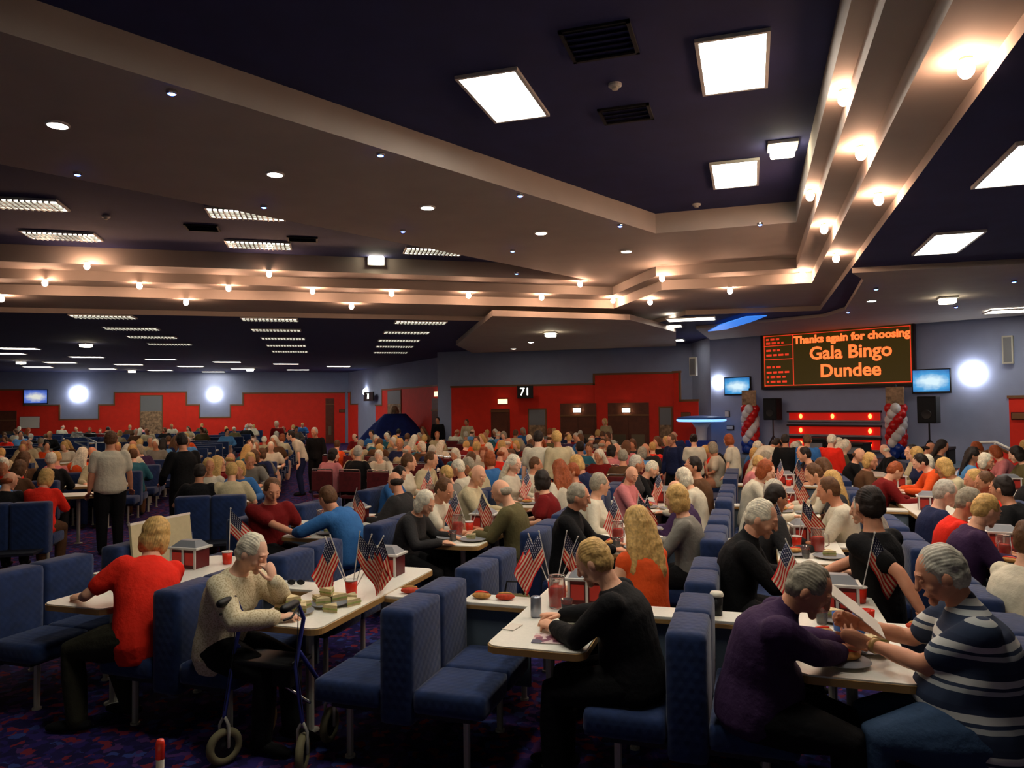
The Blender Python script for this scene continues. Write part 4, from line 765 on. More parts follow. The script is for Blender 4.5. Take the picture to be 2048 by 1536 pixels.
def person(label, loc, rz, lod, top, hair, hairc='grey', trousers='black', shoes='black', skin=None, group=None, pose=None, name='person', **lk):
    lk['hair'] = hair; pose = pose or {}; d, S = build_person(pose, lk, lod); NP[0] += 1; sk = SKIN[NP[0] % 4] if skin is None else SKIN[skin]
    assign(d['body'], [sk, EYEW, EYED, LIP, CM[trousers]]); o = obj(name, d['body'], None, loc, rz); tag(o, label, 'person', group)
    assign(d['top'], [CM[top]]); obj('top', d['top'], o); assign(d['hair'], [HM[hairc]]); obj('hair', d['hair'], o)
    if 'trousers' in d: assign(d['trousers'], [CM[trousers]]); obj('trousers', d['trousers'], o)
    for n in 'LR':
        if 'shoe' + n in d: assign(d['shoe' + n], [CM[shoes]]); obj('shoe', d['shoe' + n], o)
    return o, S
# seated on a bench: k = column whose left-hand bench it is, side 'R' sits on its right half facing right, 'L' its left half facing left
def seat(k, r, u, side): return (XC(k) - .775 + (.28 if side == 'R' else -.28), UF(r) + u, 0), (-math.pi / 2 if side == 'R' else math.pi / 2)
TH = .768      # hand height on a table top
# ---------------------------------------------------------------- people at the front tables
def sit_at(label, k, r, u, side, lod, top, hair, dx=0, **kw):
    loc, rz = seat(k, r, u, side); loc = (loc[0] + dx, loc[1], 0); return person(label, loc, rz, lod, top, hair, **kw)
sit_at('blond woman in bright red shirt leaning over the table at left', 1, 0, .10, 'L', 0, 'red', 'bob', hairc='blond', trousers='darkolive', skin=0, male=False, fat=1.18, sleeve='short', hem=.06, leg=1.05,
    pose=dict(lean=(16, 26), twist=28, side=14, head=(18, 62, 8), handL=(-.02, .50, TH + .01), handR=(.34, .42, TH), poleL=(-1, -.2, -.3), footL=(-.20, .34, .075), footR=(.10, .22, .075), toeL=(-.3, 1, 0), dirL=(.3, 1, -.05)))
sit_at('elderly woman in speckled cream cardigan resting her chin, white hair', 1, 0, .08, 'R', 0, 'speckled', 'short', dx=.04, hairc='white', trousers='black', skin=2, male=False, fat=1.1, hem=.05, loose=2.0,
    pose=dict(scale=.95, lean=(12, 26), head=(26, -8), handL=(-.02, .36, .97), poleL=(-.7, .3, -.9), dirL=(.15, -.25, 1), palmL=(0, -1, 0), curlL=55, handR=(.05, .42, TH + .01), poleR=(1, -.2, -.4), footR=(.1, .36, .075)))
sit_at('fair haired man in black jacket eating at the magazine table', 3, 0, .22, 'L', 0, 'black', 'short', hairc='blond', trousers='black', skin=0, fat=1.15, belly=.02,
    pose=dict(lean=(12, 24), head=(30, 8), handL=(.04, .45, TH + .02), handR=(.24, .46, TH + .03), poleL=(-1, -.5, -.4), poleR=(.9, -.5, -.5), curlL=50, curlR=50))
sit_at('man in dark purple sweater bent over his plate', 3, 0, .02, 'R', 0, 'purple', 'short', dx=.02, hairc='grey', trousers='black', skin=1, fat=1.22, belly=.04, collar=True, loose=1.6,
    pose=dict(lean=(14, 34), head=(34, 6), handR=(-.20, .42, TH + .02), handL=(-.38, .44, TH + .02), poleR=(1, -.1, -.5), curlR=55, curlL=45))
sp, SS = sit_at('large man in striped polo shirt reading a paper', 4, 0, .06, 'L', 0, 'striped', 'short', hairc='silver', trousers='jeans', skin=1, fat=1.38, belly=.05, sleeve='short', collar=True, hem=.04, leg=1.12,
    pose=dict(scale=1.06, lean=(4, 12), head=(24, 4), handL=(.10, .43, .86), handR=(.28, .45, .90), poleL=(-.8, -.5, -1.2), poleR=(.7, -.4, -.8), dirL=(.15, .9, .25), palmL=(.9, .1, .3), dirR=(-.1, .9, .25), palmR=(-.9, .1, .3), curlL=62, curlR=62, footL=(-.16, .40, .075), footR=(.12, .36, .075)))
bm = bmesh.new(); d_ = (SS['wrL'] - SS['elL']).normalized(); tube(bm, [SS['wrL'] - d_ * .035, SS['wrL'] - d_ * .012], .036, 14, round_ends=False); obj('watch_strap', mesh_of('watch_strap', bm, M['edge'], True), sp)
sit_at('woman with long blond hair and red top seen from behind', 3, 0, 1.22, 'L', 0, 'orange', 'long', dx=-.06, hairc='blond', trousers='black', skin=0, male=False, sleeve='none', pose=dict(lean=(6, 12), twist=38, head=(10, 58), handL=(-.1, .45, TH + .01), handR=(.2, .42, TH + .01)))
sit_at('brown haired woman in white top at right edge, facing away', 4, 0, 1.2, 'R', 0, 'white', 'short', dx=-.1, hairc='brown', trousers='black', skin=0, male=False, fat=1.15, sleeve='short', pose=dict(lean=(8, 16), twist=-25, head=(8, -40), handR=(.12, .45, TH + .01), handL=(-.2, .42, TH + .01)))
sit_at('dark haired man in black t-shirt with arm over the bench', 4, 0, 1.75, 'L', 0, 'black', 'short', dx=-.16, hairc='dark', trousers='black', skin=1, sleeve='short', fat=1.05, pose=dict(scale=1.1, hip=(0, 0, .60), lean=(2, 4), twist=40, head=(8, 70), handL=(-.42, -.18, .72), poleL=(-.6, -.8, .1), dirL=(-.8, -.6, -.1), handR=(.2, .4, TH)))
sit_at('white haired man in black jacket at the striped shirt column', 3, 0, 1.72, 'R', 0, 'black', 'short', dx=-.1, hairc='white', trousers='black', skin=0, fat=1.1, collar=True, pose=dict(scale=1.06, lean=(10, 20), head=(24, 10), handR=(.1, .50, TH + .02), handL=(-.2, .46, TH + .02)))
# second row and beyond, individually seen
sit_at('dark suited man with grey hair behind the tall bench', 2, 1, .12, 'R', 1, 'black', 'short', hairc='grey', skin=1, collar=True, pose=dict(lean=(6, 12), head=(14, -10), handR=(.1, .45, TH), handL=(-.2, .42, TH)))
sit_at('man in grey olive jacket facing left in the second row', 2, 1, .55, 'L', 1, 'olive', 'bald', hairc='grey', skin=0, pose=dict(lean=(10, 18), head=(22, 0), handL=(-.1, .42, TH), handR=(.2, .42, TH)))
sit_at('man in white short sleeved shirt eating in the second row', 1, 1, .62, 'R', 1, 'white', 'short', hairc='brown', skin=1, sleeve='short', pose=dict(lean=(10, 20), head=(26, 15), handR=(.08, .45, TH), handL=(-.2, .42, TH)))
sit_at('white haired woman in black cardigan in the second row', 1, 1, .08, 'R', 1, 'charcoal', 'bob', hairc='white', skin=0, male=False, pose=dict(lean=(14, 28), head=(30, 12), scale=.93, handR=(.12, .42, TH), handL=(-.2, .4, TH)))
sit_at('man in bright blue shirt leaning over a second row table', 1, 1, .12, 'L', 1, 'blue', 'short', hairc='brown', skin=1, fat=1.15, pose=dict(lean=(24, 44), head=(24, 20), handL=(-.12, .58, TH + .02), handR=(.16, .55, TH + .02), poleL=(-1, 0, -.2)))
sit_at('man in dark red polo shirt at the second row table', 0, 1, .12, 'R', 1, 'darkred', 'short', hairc='brown', skin=1, sleeve='short', fat=1.15, pose=dict(lean=(6, 12), twist=35, head=(20, 40), handR=(.1, .42, TH), handL=(-.2, .42, TH)))
sit_at('blond person in grey top behind the long haired woman', 3, 1, .15, 'L', 1, 'grey', 'bob', dx=.1, hairc='blond', skin=0, male=False, pose=dict(lean=(6, 12), head=(14, 20), handL=(-.1, .42, TH), handR=(.2, .42, TH)))
sit_at('dark haired man in dark jacket turned away in the second row', 3, 1, .58, 'R', 1, 'charcoal', 'short', dx=.05, hairc='dark', skin=3, fat=1.15, pose=dict(lean=(14, 28), twist=-30, head=(16, -30), handR=(.1, .46, TH), handL=(-.2, .42, TH)))
sit_at('grey haired man in white shirt reading a newspaper', 3, 1, 1.25, 'R', 1, 'white', 'short', hairc='silver', skin=0, pose=dict(lean=(16, 30), head=(24, 15), handR=(.1, .46, .9), handL=(-.2, .42, .9)))
sit_at('man in white shirt beside the black t-shirt man', 4, 1, 1.25, 'L', 1, 'white', 'short', dx=-.1, hairc='brown', skin=1, pose=dict(lean=(10, 18), head=(18, 5), handL=(-.1, .42, TH), handR=(.2, .42, TH)))
sit_at('fair haired woman in dark purple cardigan, second row right', 4, 1, .15, 'R', 1, 'purple', 'short', hairc='blond', skin=0, male=False, fat=1.1, pose=dict(lean=(10, 20), head=(24, -20), handR=(.1, .42, TH), handL=(-.2, .42, TH)))
sit_at('grey haired person in red top, second row right', 4, 1, .62, 'R', 1, 'red', 'short', hairc='grey', skin=1, male=False, pose=dict(lean=(10, 20), head=(20, 10), handR=(.1, .42, TH), handL=(-.2, .42, TH)))
sit_at('dark clothed person at the right edge, second row', 5, 1, 1.6, 'L', 1, 'black', 'short', dx=-.15, hairc='dark', skin=1, fat=1.2, pose=dict(lean=(10, 20), twist=30, head=(10, 40), handL=(-.1, .42, TH), handR=(.2, .42, TH)))
sit_at('person in blue sweater at right, second row', 5, 1, .2, 'L', 1, 'navy', 'bob', hairc='brown', skin=0, male=False, pose=dict(lean=(12, 20), head=(16, 10), handL=(-.1, .42, TH), handR=(.2, .42, TH)))
# people on their feet
def stand(label, loc, rz, lod, top, hair, **kw):
    ps = dict(sit=False); ps.update(kw.pop('pose', {})); return person(label, loc, rz, lod, top, hair, pose=ps, **kw)
face_away = lambda p: math.atan2(-p[0], p[1])
pt = (-8.6, 8.28, 0); stand('man in white short sleeved shirt standing with back turned', pt, face_away(pt) + .1, 0, 'white', 'short', hairc='brown', skin=1, sleeve='short', fat=1.12, pose=dict(scale=1.02, handL=(-.27, .05, .78), handR=(.29, .12, .80), head=(12, 15)))
pt = (-7.75, 8.75, 0); stand('man in black suit standing beside the white shirted man', pt, face_away(pt) + .5, 0, 'black', 'short', hairc='dark', skin=1, fat=1.08, pose=dict(scale=1.0, handL=(-.2, .25, .95), handR=(.26, .06, .80), head=(20, 10)))
def gp(x, yy):                         # floor point in the direction of a column of the picture, in a known cross aisle
    d = ray(x, 813); d.z = 0; return d * (yy / d.y)
STAND = [(1075, 11.1, 'waiter in white shirt with dark hair standing behind maroon chairs', 'white', 'short', 'dark', .97, 0, 'black'), (1118, 11.15, 'person in pale jacket standing right behind the dark haired waiter', 'cream', 'short', 'blond', .97, .6, 'black'),
  (1388, 13.8, 'dark haired woman in white top standing by the blue ring podium', 'white', 'bun', 'dark', .88, .3, 'black'), (1348, 13.9, 'man in blue shirt standing left of the podium', 'navy', 'short', 'brown', .88, 2.5, 'black'), (1657, 13.8, 'white haired person in red top standing before the stage', 'red', 'short', 'white', .88, -.4, 'black'), (1612, 13.8, 'person in blue vest top standing before the red light bars', 'blue', 'short', 'brown', .88, 0, 'navy'),
  (1465, 13.8, 'red haired woman in white top standing before the stage', 'white', 'bob', 'red', .88, 1.2, 'black'), (632, 15.6, 'waiter in black standing in the far aisle', 'black', 'short', 'silver', .93, 2.8, 'black'), (604, 15.0, 'person in white shirt bending in the far aisle', 'white', 'short', 'dark', .93, 1.6, 'navy'), (935, 24.8, 'person in cream top standing before the red wall', 'cream', 'short', 'brown', .94, 2.8, 'black'),
  (1212, 25.0, 'person in yellowish top standing before the double doors', 'beige', 'bob', 'blond', .94, 2.6, 'black'), (876, 25.6, 'person in black standing in the corner doorway', 'black', 'short', 'dark', .98, 3.0, 'black'), (555, 22.5, 'grey haired person in red top standing in the far crowd', 'darkred', 'short', 'white', .95, 2.8, 'black'), (1570, 13.8, 'man in black standing left of the red light bars', 'black', 'short', 'dark', .88, .2, 'black')]
for x, d_, l, top, hr, hc, sc, tr, tz in STAND:
    p_ = gp(x, d_); stand(l, p_, face_away(p_) + tr, 1, top, hr, hairc=hc, trousers=tz, male=hr == 'short', pose=dict(scale=sc, lean=(3, 8) if 'bending' not in l else (20, 40), head=(15, 10)), sleeve='short' if top in ('white', 'beige') else 'long')
sit_at('red haired woman in white top sitting before the waiter', 2, 2, .15, 'L', 1, 'white', 'long', dx=-.12, hairc='red', male=False, sleeve='long', pose=dict(lean=(2, 4), twist=30, head=(6, 50)))
p_ = gp(1512, 13.8); person('person in white shirt bending over beside the balloon column', p_, face_away(p_) - .9, 1, 'white', 'short', hairc='dark', pose=dict(sit=False, scale=.95, lean=(40, 62), head=(50, 0), handL=(-.2, .55, .62), handR=(.2, .55, .62)))
# ---------------------------------------------------------------- the crowd: shared variants, individual colours
VAR = {1: [], 2: []}
_V = [dict(hair='short', male=True, sleeve='short', pose=dict(lean=(8, 16), head=(16, 0))), dict(hair='bob', male=False, sleeve='long', pose=dict(lean=(10, 22), head=(24, 12), handR=(.12, .44, TH), handL=(-.2, .4, TH))), dict(hair='short', male=False, sleeve='long', fat=1.15, pose=dict(lean=(4, 10), head=(8, -25))),
      dict(hair='bald', male=True, sleeve='long', fat=1.15, belly=.03, pose=dict(lean=(8, 14), head=(20, 30), handR=(.1, .42, TH), handL=(-.16, .4, TH))), dict(hair='long', male=False, sleeve='short', pose=dict(lean=(6, 12), head=(10, 15))), dict(hair='short', male=True, sleeve='long', pose=dict(lean=(16, 30), head=(30, -10), handR=(.14, .48, TH), handL=(-.2, .46, TH))), dict(hair='bob', male=False, sleeve='short', fat=1.2, pose=dict(scale=.96, lean=(5, 10), head=(12, 40)))]
for lod in (1, 2):
    for v in _V:
        lk = {k: x for k, x in v.items() if k != 'pose'}; d, S = build_person(v['pose'], lk, lod)
        for k_, me in d.items(): assign(me, [SKIN[0], EYEW, EYED, LIP, CM['black']] if k_ == 'body' else [CM['black']])
        VAR[lod].append(d)
RC = random.Random(11)
HP = ['white', 'white', 'grey', 'silver', 'blond', 'blond', 'brown', 'brown', 'dark', 'red']; TP = ['red', 'white', 'white', 'white', 'black', 'black', 'black', 'navy', 'navy', 'blue', 'grey', 'grey', 'cream', 'cream', 'darkred', 'darkred', 'olive', 'brown', 'brown', 'pink', 'purple', 'teal', 'beige', 'charcoal', 'charcoal', 'orange', 'skyblue']
CNAME = dict(darkred='dark red', skyblue='sky blue')
def slot(o, i, m): o.material_slots[i].link = 'OBJECT'; o.material_slots[i].material = m
NCROWD = [0]
def crowd(loc, rz, where, lod, group, top=None, hc=None, vi=None):
    if not inview(loc): return None
    vi = RC.randrange(7) if vi is None else vi; d = VAR[lod][vi]; hc = hc or RC.choice(HP); tp = top or RC.choice(TP); NCROWD[0] += 1
    s = RC.uniform(.94, 1.03); o = obj('person', d['body'], None, loc, rz + RC.uniform(-.15, .15)); o.scale = (s, s, s)
    slot(o, 0, SKIN[RC.randrange(4)]); slot(o, 4, CM[RC.choice(['black', 'charcoal', 'navy', 'brown'])]); t = obj('top', d['top'], o); slot(t, 0, CM[tp]); h = obj('hair', d['hair'], o); slot(h, 0, HM[hc])
    if lod == 1:
        t = obj('trousers', d['trousers'], o); slot(t, 0, o.material_slots[4].material)
        for n in 'LR': obj('shoe', d['shoe' + n], o)
    tag(o, '%s haired person in %s, %s' % (hc, CNAME.get(tp, tp), where), 'person', group); return o
US = (.15, .58, 1.25, 1.68)
def crowd_A(k, r, side, ui, **kw):
    loc, rz = seat(k, r, US[ui], side); crowd(loc, rz, '%s %s seat, %s row, %s' % (ORD[ui], 'left' if side == 'R' else 'right', rowname(r), CS[k if side == 'R' else k - 1]), 1, 'people in the booths', **kw)
taken = {(2, 1, 'R', 0), (2, 1, 'L', 1), (1, 1, 'R', 1), (1, 1, 'R', 0), (1, 1, 'L', 0), (0, 1, 'R', 0), (3, 1, 'L', 0), (3, 1, 'R', 1), (3, 1, 'R', 2), (4, 1, 'L', 2), (4, 1, 'R', 0), (4, 1, 'R', 1), (5, 1, 'L', 3), (5, 1, 'L', 0)}
for (k, r, side, ui) in [(1, 1, 'L', 2), (2, 1, 'L', 3), (2, 1, 'R', 2), (3, 1, 'L', 2), (4, 1, 'R', 2), (4, 1, 'L', 0), (5, 1, 'L', 2), (1, 1, 'R', 3)]:
    if (k, r, side, ui) not in taken: crowd_A(k, r, side, ui)
for r, ks in ((2, range(0, 8)), (3, range(3, 7))):
    for k in ks:
        for side in 'LR':
            if (side == 'R' and k == ks[-1]) or (side == 'L' and k == ks[0]): continue
            for ui in range(4):
                if (k, r, side, ui) == (2, 2, 'L', 0): continue
                if RC.random() < (.62 if k >= 3 else .7): crowd_A(k, r, side, ui)
# ---------------------------------------------------------------- middle of the hall: long tables across, maroon chairs
CH_F = {}
def make_chair2():
    e = empty('maroon_chair'); obj('seat', mesh_of('seat', B((-.21, -.2, .42), (.21, .22, .475), bev=.02), M['maroon']), e); obj('backrest', mesh_of('backrest', B((-.21, -.245, .54), (.21, -.2, .90), bev=.02), M['maroon']), e); bm = bmesh.new()
    for sx in (-.2, .2): tube(bm, [(sx, .2, .01), (sx, .18, .42), (sx, -.2, .44), (sx, -.23, .01)], .012, 6); tube(bm, [(sx, -.21, .44), (sx, -.225, .93), (-sx * .9, -.225, .93)], .012, 6)
    obj('frame', mesh_of('frame', bm, M['chrome']), e); return e
TOTAL = [NP[0] + NCROWD[0]]
for j in range(7):
    y = 12.3 + 1.85 * j; xs = [-2.5, -4.6, -6.7] + ([-8.8] if y > 15.5 else []) + ([-10.9] if y > 19 else [])
    for c, x in enumerate(xs):
        if j > 4 and x > -3: continue
        e = dup('t0', lambda: make_table(False)); e.location = (x, y, 0); e.rotation_euler = (0, 0, math.pi / 2); tag(e, 'cream table among maroon chairs, %s cross row, %s from the right' % (ORD[j], ORD[c]), 'table', 'cross tables in mid hall')
        for sgn in (-1, 1):
            for q in (-.55, 0, .55):
                occ = RC.random() < (.66 if j < 3 else .5)
                if not occ and j > 1: continue
                e = dup('mc', make_chair2); e.location = (x + q, y + sgn * .52, 0); rz = 0 if sgn < 0 else math.pi; e.rotation_euler = (0, 0, rz); si = ORD[int(round((.55 - q) / .55)) + 3 * c]
                wh = '%s cross row %s side, %s chair from right' % (ORD[j], 'near' if sgn < 0 else 'far', si); tag(e, 'maroon chair on chrome frame, ' + wh, 'chair', 'maroon chairs in mid hall')
                if occ: crowd((x + q, y + sgn * .52, 0), rz, wh, 1 if j < 2 else 2, 'people on the maroon chairs')
# fifth row of booths before the stage
for k in range(3, 7):
    for side in 'LR':
        for ui in (0, 1, 2, 3):
            if RC.random() < .55:
                loc, rz = seat(k, 4, US[ui], side); crowd(loc, rz, '%s %s seat, fifth row, %s' % (ORD[ui], 'left' if side == 'R' else 'right', CS[k if side == 'R' else k - 1]), 2, 'people in the booths')
    put_table(k, 4)
    for h in (0, 1): put_bench(k, 4, h)
# ---------------------------------------------------------------- left hall: booths turned with the far ceiling
BROT = BANG + math.pi / 2
cols = [-1.45, -3.72, -4.60, -6.55, -7.43, -9.40, -10.28, -12.2, -13.1, -15.0]
r3_ = atdepth(192, 884, 22)
RB_ = random.Random(5)
for j in range(22):
    b = 10.3 + 1.55 * j; lim = -.39 * b - .3
    if j > 12 and j % 2: continue
    for ci, a in enumerate(cols):
        if a < lim: continue
        if (B2(a, b) - r2.xy).length < 1.3 or (B2(a, b) - r3_.xy).length < 1.3: continue
        if j in (1, 2) and ci == 1: continue            # where the two men stand
        near = j < 5; e = dup('bs', lambda: make_bench(False)) if j == 0 else dup('b1' if near else 'b0', make_bench if near else make_far_bench); p_ = B2(a, b); e.location = (p_.x, p_.y, 0); e.rotation_euler = (0, 0, BROT)
        tag(e, 'navy bench in left hall, %s row back, %s from the aisle' % (ORD[j] if j < 20 else 'twenty-%s' % ORD[j - 20], ORD[ci]), 'bench', 'navy benches of the left hall')
        if ci in (0, 2, 4, 6, 8) and j < 21:
            t = dup('t0', lambda: make_table(False)); ac = a if ci == 0 else a + .44; p_ = B2(ac, b + .775); t.location = (p_.x, p_.y, 0); t.rotation_euler = (0, 0, BROT); t.scale = (1, .56 if ci == 0 else 1, 1); tag(t, 'cream table in left hall, %s row back, %s from the aisle' % (ORD[j] if j < 20 else 'last', ORD[ci // 2]), 'table', 'tables of the left hall')
        for sgn in (1, -1):
            for q in (-.21, .21):
                if j == 0 and sgn < 0: continue
                pr = .75 if j < 4 else (.36 if j < 9 else .26)
                if RB_.random() > pr and not (j == 0 and ci == 1): continue
                p_ = B2(a + q, b + sgn * .28); top = hc = None
                if j == 0 and ci == 1 and q > 0: top, hc = 'red', 'blond'
                crowd((p_.x, p_.y, 0), BANG if sgn > 0 else BANG + math.pi, 'left hall %s row, %s bench %s seat, facing %s' % (ORD[j] if j < 20 else 'last', ORD[ci], 'left' if q < 0 else 'right', 'away' if sgn > 0 else 'forward'), 1 if j < 4 else 2, 'people in the left hall', top, hc)

# ---------------------------------------------------------------- things on the tables
TZ = .7425
def flag_me(seed):
    r = random.Random(seed); bm = bmesh.new(); uvl = bm.loops.layers.uv.new('UVMap'); nx, ny = 9, 6; L = .27; Hh = .17; vs = {}
    for i in range(nx):
        for jj in range(ny):
            u, v = i / (nx - 1), jj / (ny - 1); ang = math.radians(18 + 62 * u ** .5); x = L * u * (.62 + .12 * v); z = .40 - Hh * (1 - v) - L * u * .72
            y = .018 * math.sin(u * 7 + v * 2 + r.uniform(0, .2) + seed) * (.3 + u); vs[i, jj] = (bm.verts.new((x + .003, y, z)), u, v)
    for i in range(nx - 1):
        for jj in range(ny - 1):
            q = [vs[i, jj], vs[i + 1, jj], vs[i + 1, jj + 1], vs[i, jj + 1]]; f = bm.faces.new([a[0] for a in q]); f.smooth = True
            for lp, a in zip(f.loops, q): lp[uvl].uv = (a[1], a[2])
    r2 = bmesh.ops.solidify(bm, geom=bm.faces[:], thickness=.0012)
    return mesh_of('cloth', bm, M['flag'])
FL = [flag_me(i) for i in range(4)]; bm = bmesh.new(); tube(bm, [(0, 0, 0), (0, 0, .41)], .0035, 6); ellipsoid(bm, (0, 0, .415), (.006, .006, .008), 8, 6); FPOLE = mesh_of('pole', bm, M['pole'])
def flag(x, y, z, az, tilt, label, i=0, s=1.0):
    e = empty('small_flag', (x, y, z), 0, label, 'flag', 'small american table flags'); e.rotation_euler = (0, math.radians(tilt), az); e.scale = (s, s, s); obj('pole', FPOLE, e); obj('cloth', FL[i % 4], e)
bm = bmesh.new(); lathe(bm, [(.03, 0), (.035, .005), (.042, .1), (.038, .1), (.03, .012)], 14); POT = mesh_of('cup', bm, M['redp'], True); bm = bmesh.new(); lathe(bm, [(.043, .094), (.046, .097), (.043, .103), (.04, .1)], 14); POTR = mesh_of('rim', bm, M['boxwhite'], True)
def pot(x, y, label): e = empty('flag_pot', (x, y, TZ), 0, label, 'pot', 'red flag pots'); obj('cup', POT, e); obj('rim', POTR, e)
def bunch(x, y, n, where, s=1.0, sp=28):
    pot(x, y, 'small red pot holding flags on ' + where); nm = ['leftmost', 'second', 'third', 'fourth', 'rightmost']
    for i in range(n):
        f = (i + .5) / n * 2 - 1; lf = f < 0; az = .31 + (math.pi if lf else 0) + .45 * math.sin(i * 2.4 + n)
        flag(x + (-.012 if lf else .012), y + .012 * math.sin(i * 2.1), TZ + .014, az, sp * (.25 + .85 * abs(f)), 'small American flag, %s in pot on %s' % (nm[i] if n > 1 else 'only one', where), i, s)
def make_holder():
    e = empty('leaflet_holder'); obj('body', mesh_of('body', B((-.12, -.08, 0), (.12, .08, .15), bev=.006), M['boxred']), e); obj('tray', mesh_of('tray', B((-.14, -.095, .15), (.14, .095, .168), bev=.005), M['boxwhite']), e)
    bm = bmesh.new(); a = [bm.verts.new(v) for v in ((-.12, -.08, .168), (.12, -.08, .168), (.12, .08, .168), (-.12, .08, .168))]; b = [bm.verts.new(v) for v in ((-.07, -.03, .215), (.07, -.03, .215), (.07, .04, .215), (-.07, .04, .215))]; skinrings(bm, [a, b]); obj('sloped_lid', mesh_of('sloped_lid', bm, M['boxgrey']), e)
    for sx in (-.06, .06): obj('display', mesh_of('display', B((sx - .042, -.084, .03), (sx + .042, -.0805, .125)), M['boxscreen']), e)
    for sx in (-.115, 0, .115): obj('corner_post', mesh_of('corner_post', B((sx - .008, -.09, 0), (sx + .008, -.0805, .15)), M['boxwhite']), e)
    return e
def holder(x, y, rz, where): e = dup('hold', make_holder); e.location = (x, y, TZ); e.rotation_euler = (0, 0, rz); tag(e, 'dark red game terminal box on ' + where, 'box', 'game terminal boxes')
bm = bmesh.new(); lathe(bm, [(.05, 0), (.075, .004), (.118, .016), (.125, .019), (.118, .021), (.07, .008), (.02, .006)], 24); PLATE = mesh_of('dish', bm, M['white'], True); bm = bmesh.new(); lathe(bm, [(.119, .0195), (.125, .0195), (.126, .0215), (.119, .0225)], 24); PRIM = mesh_of('rim_band', bm, M['boxgrey'])
def plate(x, y, label, s=1.0): e = empty('plate', (x, y, TZ), 0, label, 'plate', 'white plates'); e.scale = (s, s, s); obj('dish', PLATE, e); obj('rim_band', PRIM, e); return e
def make_sandwich():
    e = empty('sandwich')
    for z0, z1, m, n in ((0, .016, 'cake', 'bread_slice'), (.016, .026, 'filling', 'filling'), (.026, .044, 'cake', 'bread_slice')):
        bm = bmesh.new(); g = .003 if m == 'filling' else 0; a = [bm.verts.new((x, y, z0)) for x, y in ((-.05 - g, -.03 - g), (.05 + g, -.03 - g), (.0, .045 + g))]; b = [bm.verts.new((x, y, z1)) for x, y in ((-.05 - g, -.03 - g), (.05 + g, -.03 - g), (.0, .045 + g))]; skinrings(bm, [a, b]); obj(n, mesh_of(n, bm, M[m]), e)
    return e
def sandwich(x, y, z, rz, label, tilt=0): e = dup('sand', make_sandwich); e.location = (x, y, z); e.rotation_euler = (tilt, 0, rz); tag(e, label, 'sandwich', 'sandwiches')
def make_bun(m):
    e = empty('bread_roll'); bm = bmesh.new(); ellipsoid(bm, (0, 0, .022), (.065, .034, .022), 14, 8); obj('crust', mesh_of('crust', bm, M[m], True), e); bm = bmesh.new(); ellipsoid(bm, (0, 0, .04), (.05, .012, .012), 12, 6); obj('filling', mesh_of('filling', bm, M['redp' if m == 'bread' else 'bread'], True), e); return e
def bun(x, y, z, rz, label, m='bread'): e = dup('bun' + m, lambda: make_bun(m)); e.location = (x, y, z); e.rotation_euler = (0, 0, rz); tag(e, label, 'bread roll', 'filled bread rolls')
def make_jug():
    e = empty('drink_jug'); bm = bmesh.new(); lathe(bm, [(.045, 0), (.052, .004), (.056, .1), (.05, .19), (.055, .2), (.05, .2), (.046, .19), (.05, .1), (.044, .01)], 18); obj('jug', mesh_of('jug', bm, M['glass'], True), e)
    bm = bmesh.new(); lathe(bm, [(.044, .012), (.049, .02), (.0505, .1), (.0485, .13), (.01, .132)], 18); obj('drink', mesh_of('drink', bm, M['redp'], True), e); bm = bmesh.new(); tube(bm, [(.053, 0, .16), (.09, 0, .15), (.09, 0, .07), (.056, 0, .05)], .007, 8); obj('handle', mesh_of('handle', bm, M['glass'], True), e); return e
def jug(x, y, where, rz=0): e = dup('jug', make_jug); e.location = (x, y, TZ); e.rotation_euler = (0, 0, rz); tag(e, 'clear jug of red drink on ' + where, 'jug', 'jugs of red drink')
def make_cup(m):
    e = empty('drink_cup'); bm = bmesh.new(); lathe(bm, [(.026, 0), (.028, .003), (.037, .1), (.034, .1), (.026, .008)], 14); obj('cup', mesh_of('cup', bm, M[m], True), e); bm = bmesh.new(); lathe(bm, [(.034, .075), (.02, .076), (.004, .077)], 14); obj('drink', mesh_of('drink', bm, M['redp'], True), e); return e
def cup(x, y, m, label): e = dup('cup' + m, lambda: make_cup(m)); e.location = (x, y, TZ); tag(e, label, 'cup', 'drink cups')
def make_can():
    e = empty('drink_can'); bm = bmesh.new(); lathe(bm, [(.024, 0), (.032, .008), (.032, .115), (.025, .124)], 18); obj('body', mesh_of('body', bm, M['can'], True), e); bm = bmesh.new(); lathe(bm, [(.025, .1235), (.022, .121), (.005, .121)], 18); obj('lid', mesh_of('lid', bm, M['chrome']), e); obj('ring_pull', mesh_of('ring_pull', B((-.006, -.004, .121), (.012, .004, .125)), M['chrome']), e); return e
def can(x, y, label): e = dup('can', make_can); e.location = (x, y, TZ); tag(e, label, 'can', 'drink cans')
mag_m = mat('magazine_print', (205, 170, 165), .5); _nt = mag_m.node_tree; _tc = N(_nt, 'ShaderNodeTexCoord'); _vv = N(_nt, 'ShaderNodeTexVoronoi', Scale=22.0); _nt.links.new(_tc.outputs['Object'], _vv.inputs['Vector']); _rr = ramp(_nt, [(.0, (120, 60, 80)), (.3, (215, 190, 185)), (.7, (190, 130, 130)), (.85, (70, 70, 90))], 'CONSTANT'); _sp = N(_nt, 'ShaderNodeSeparateColor'); _nt.links.new(_vv.outputs['Color'], _sp.inputs[0]); _nt.links.new(_sp.outputs[0], _rr.inputs['Fac']); _nt.links.new(_rr.outputs['Color'], _nt.nodes['Principled BSDF'].inputs['Base Color'])
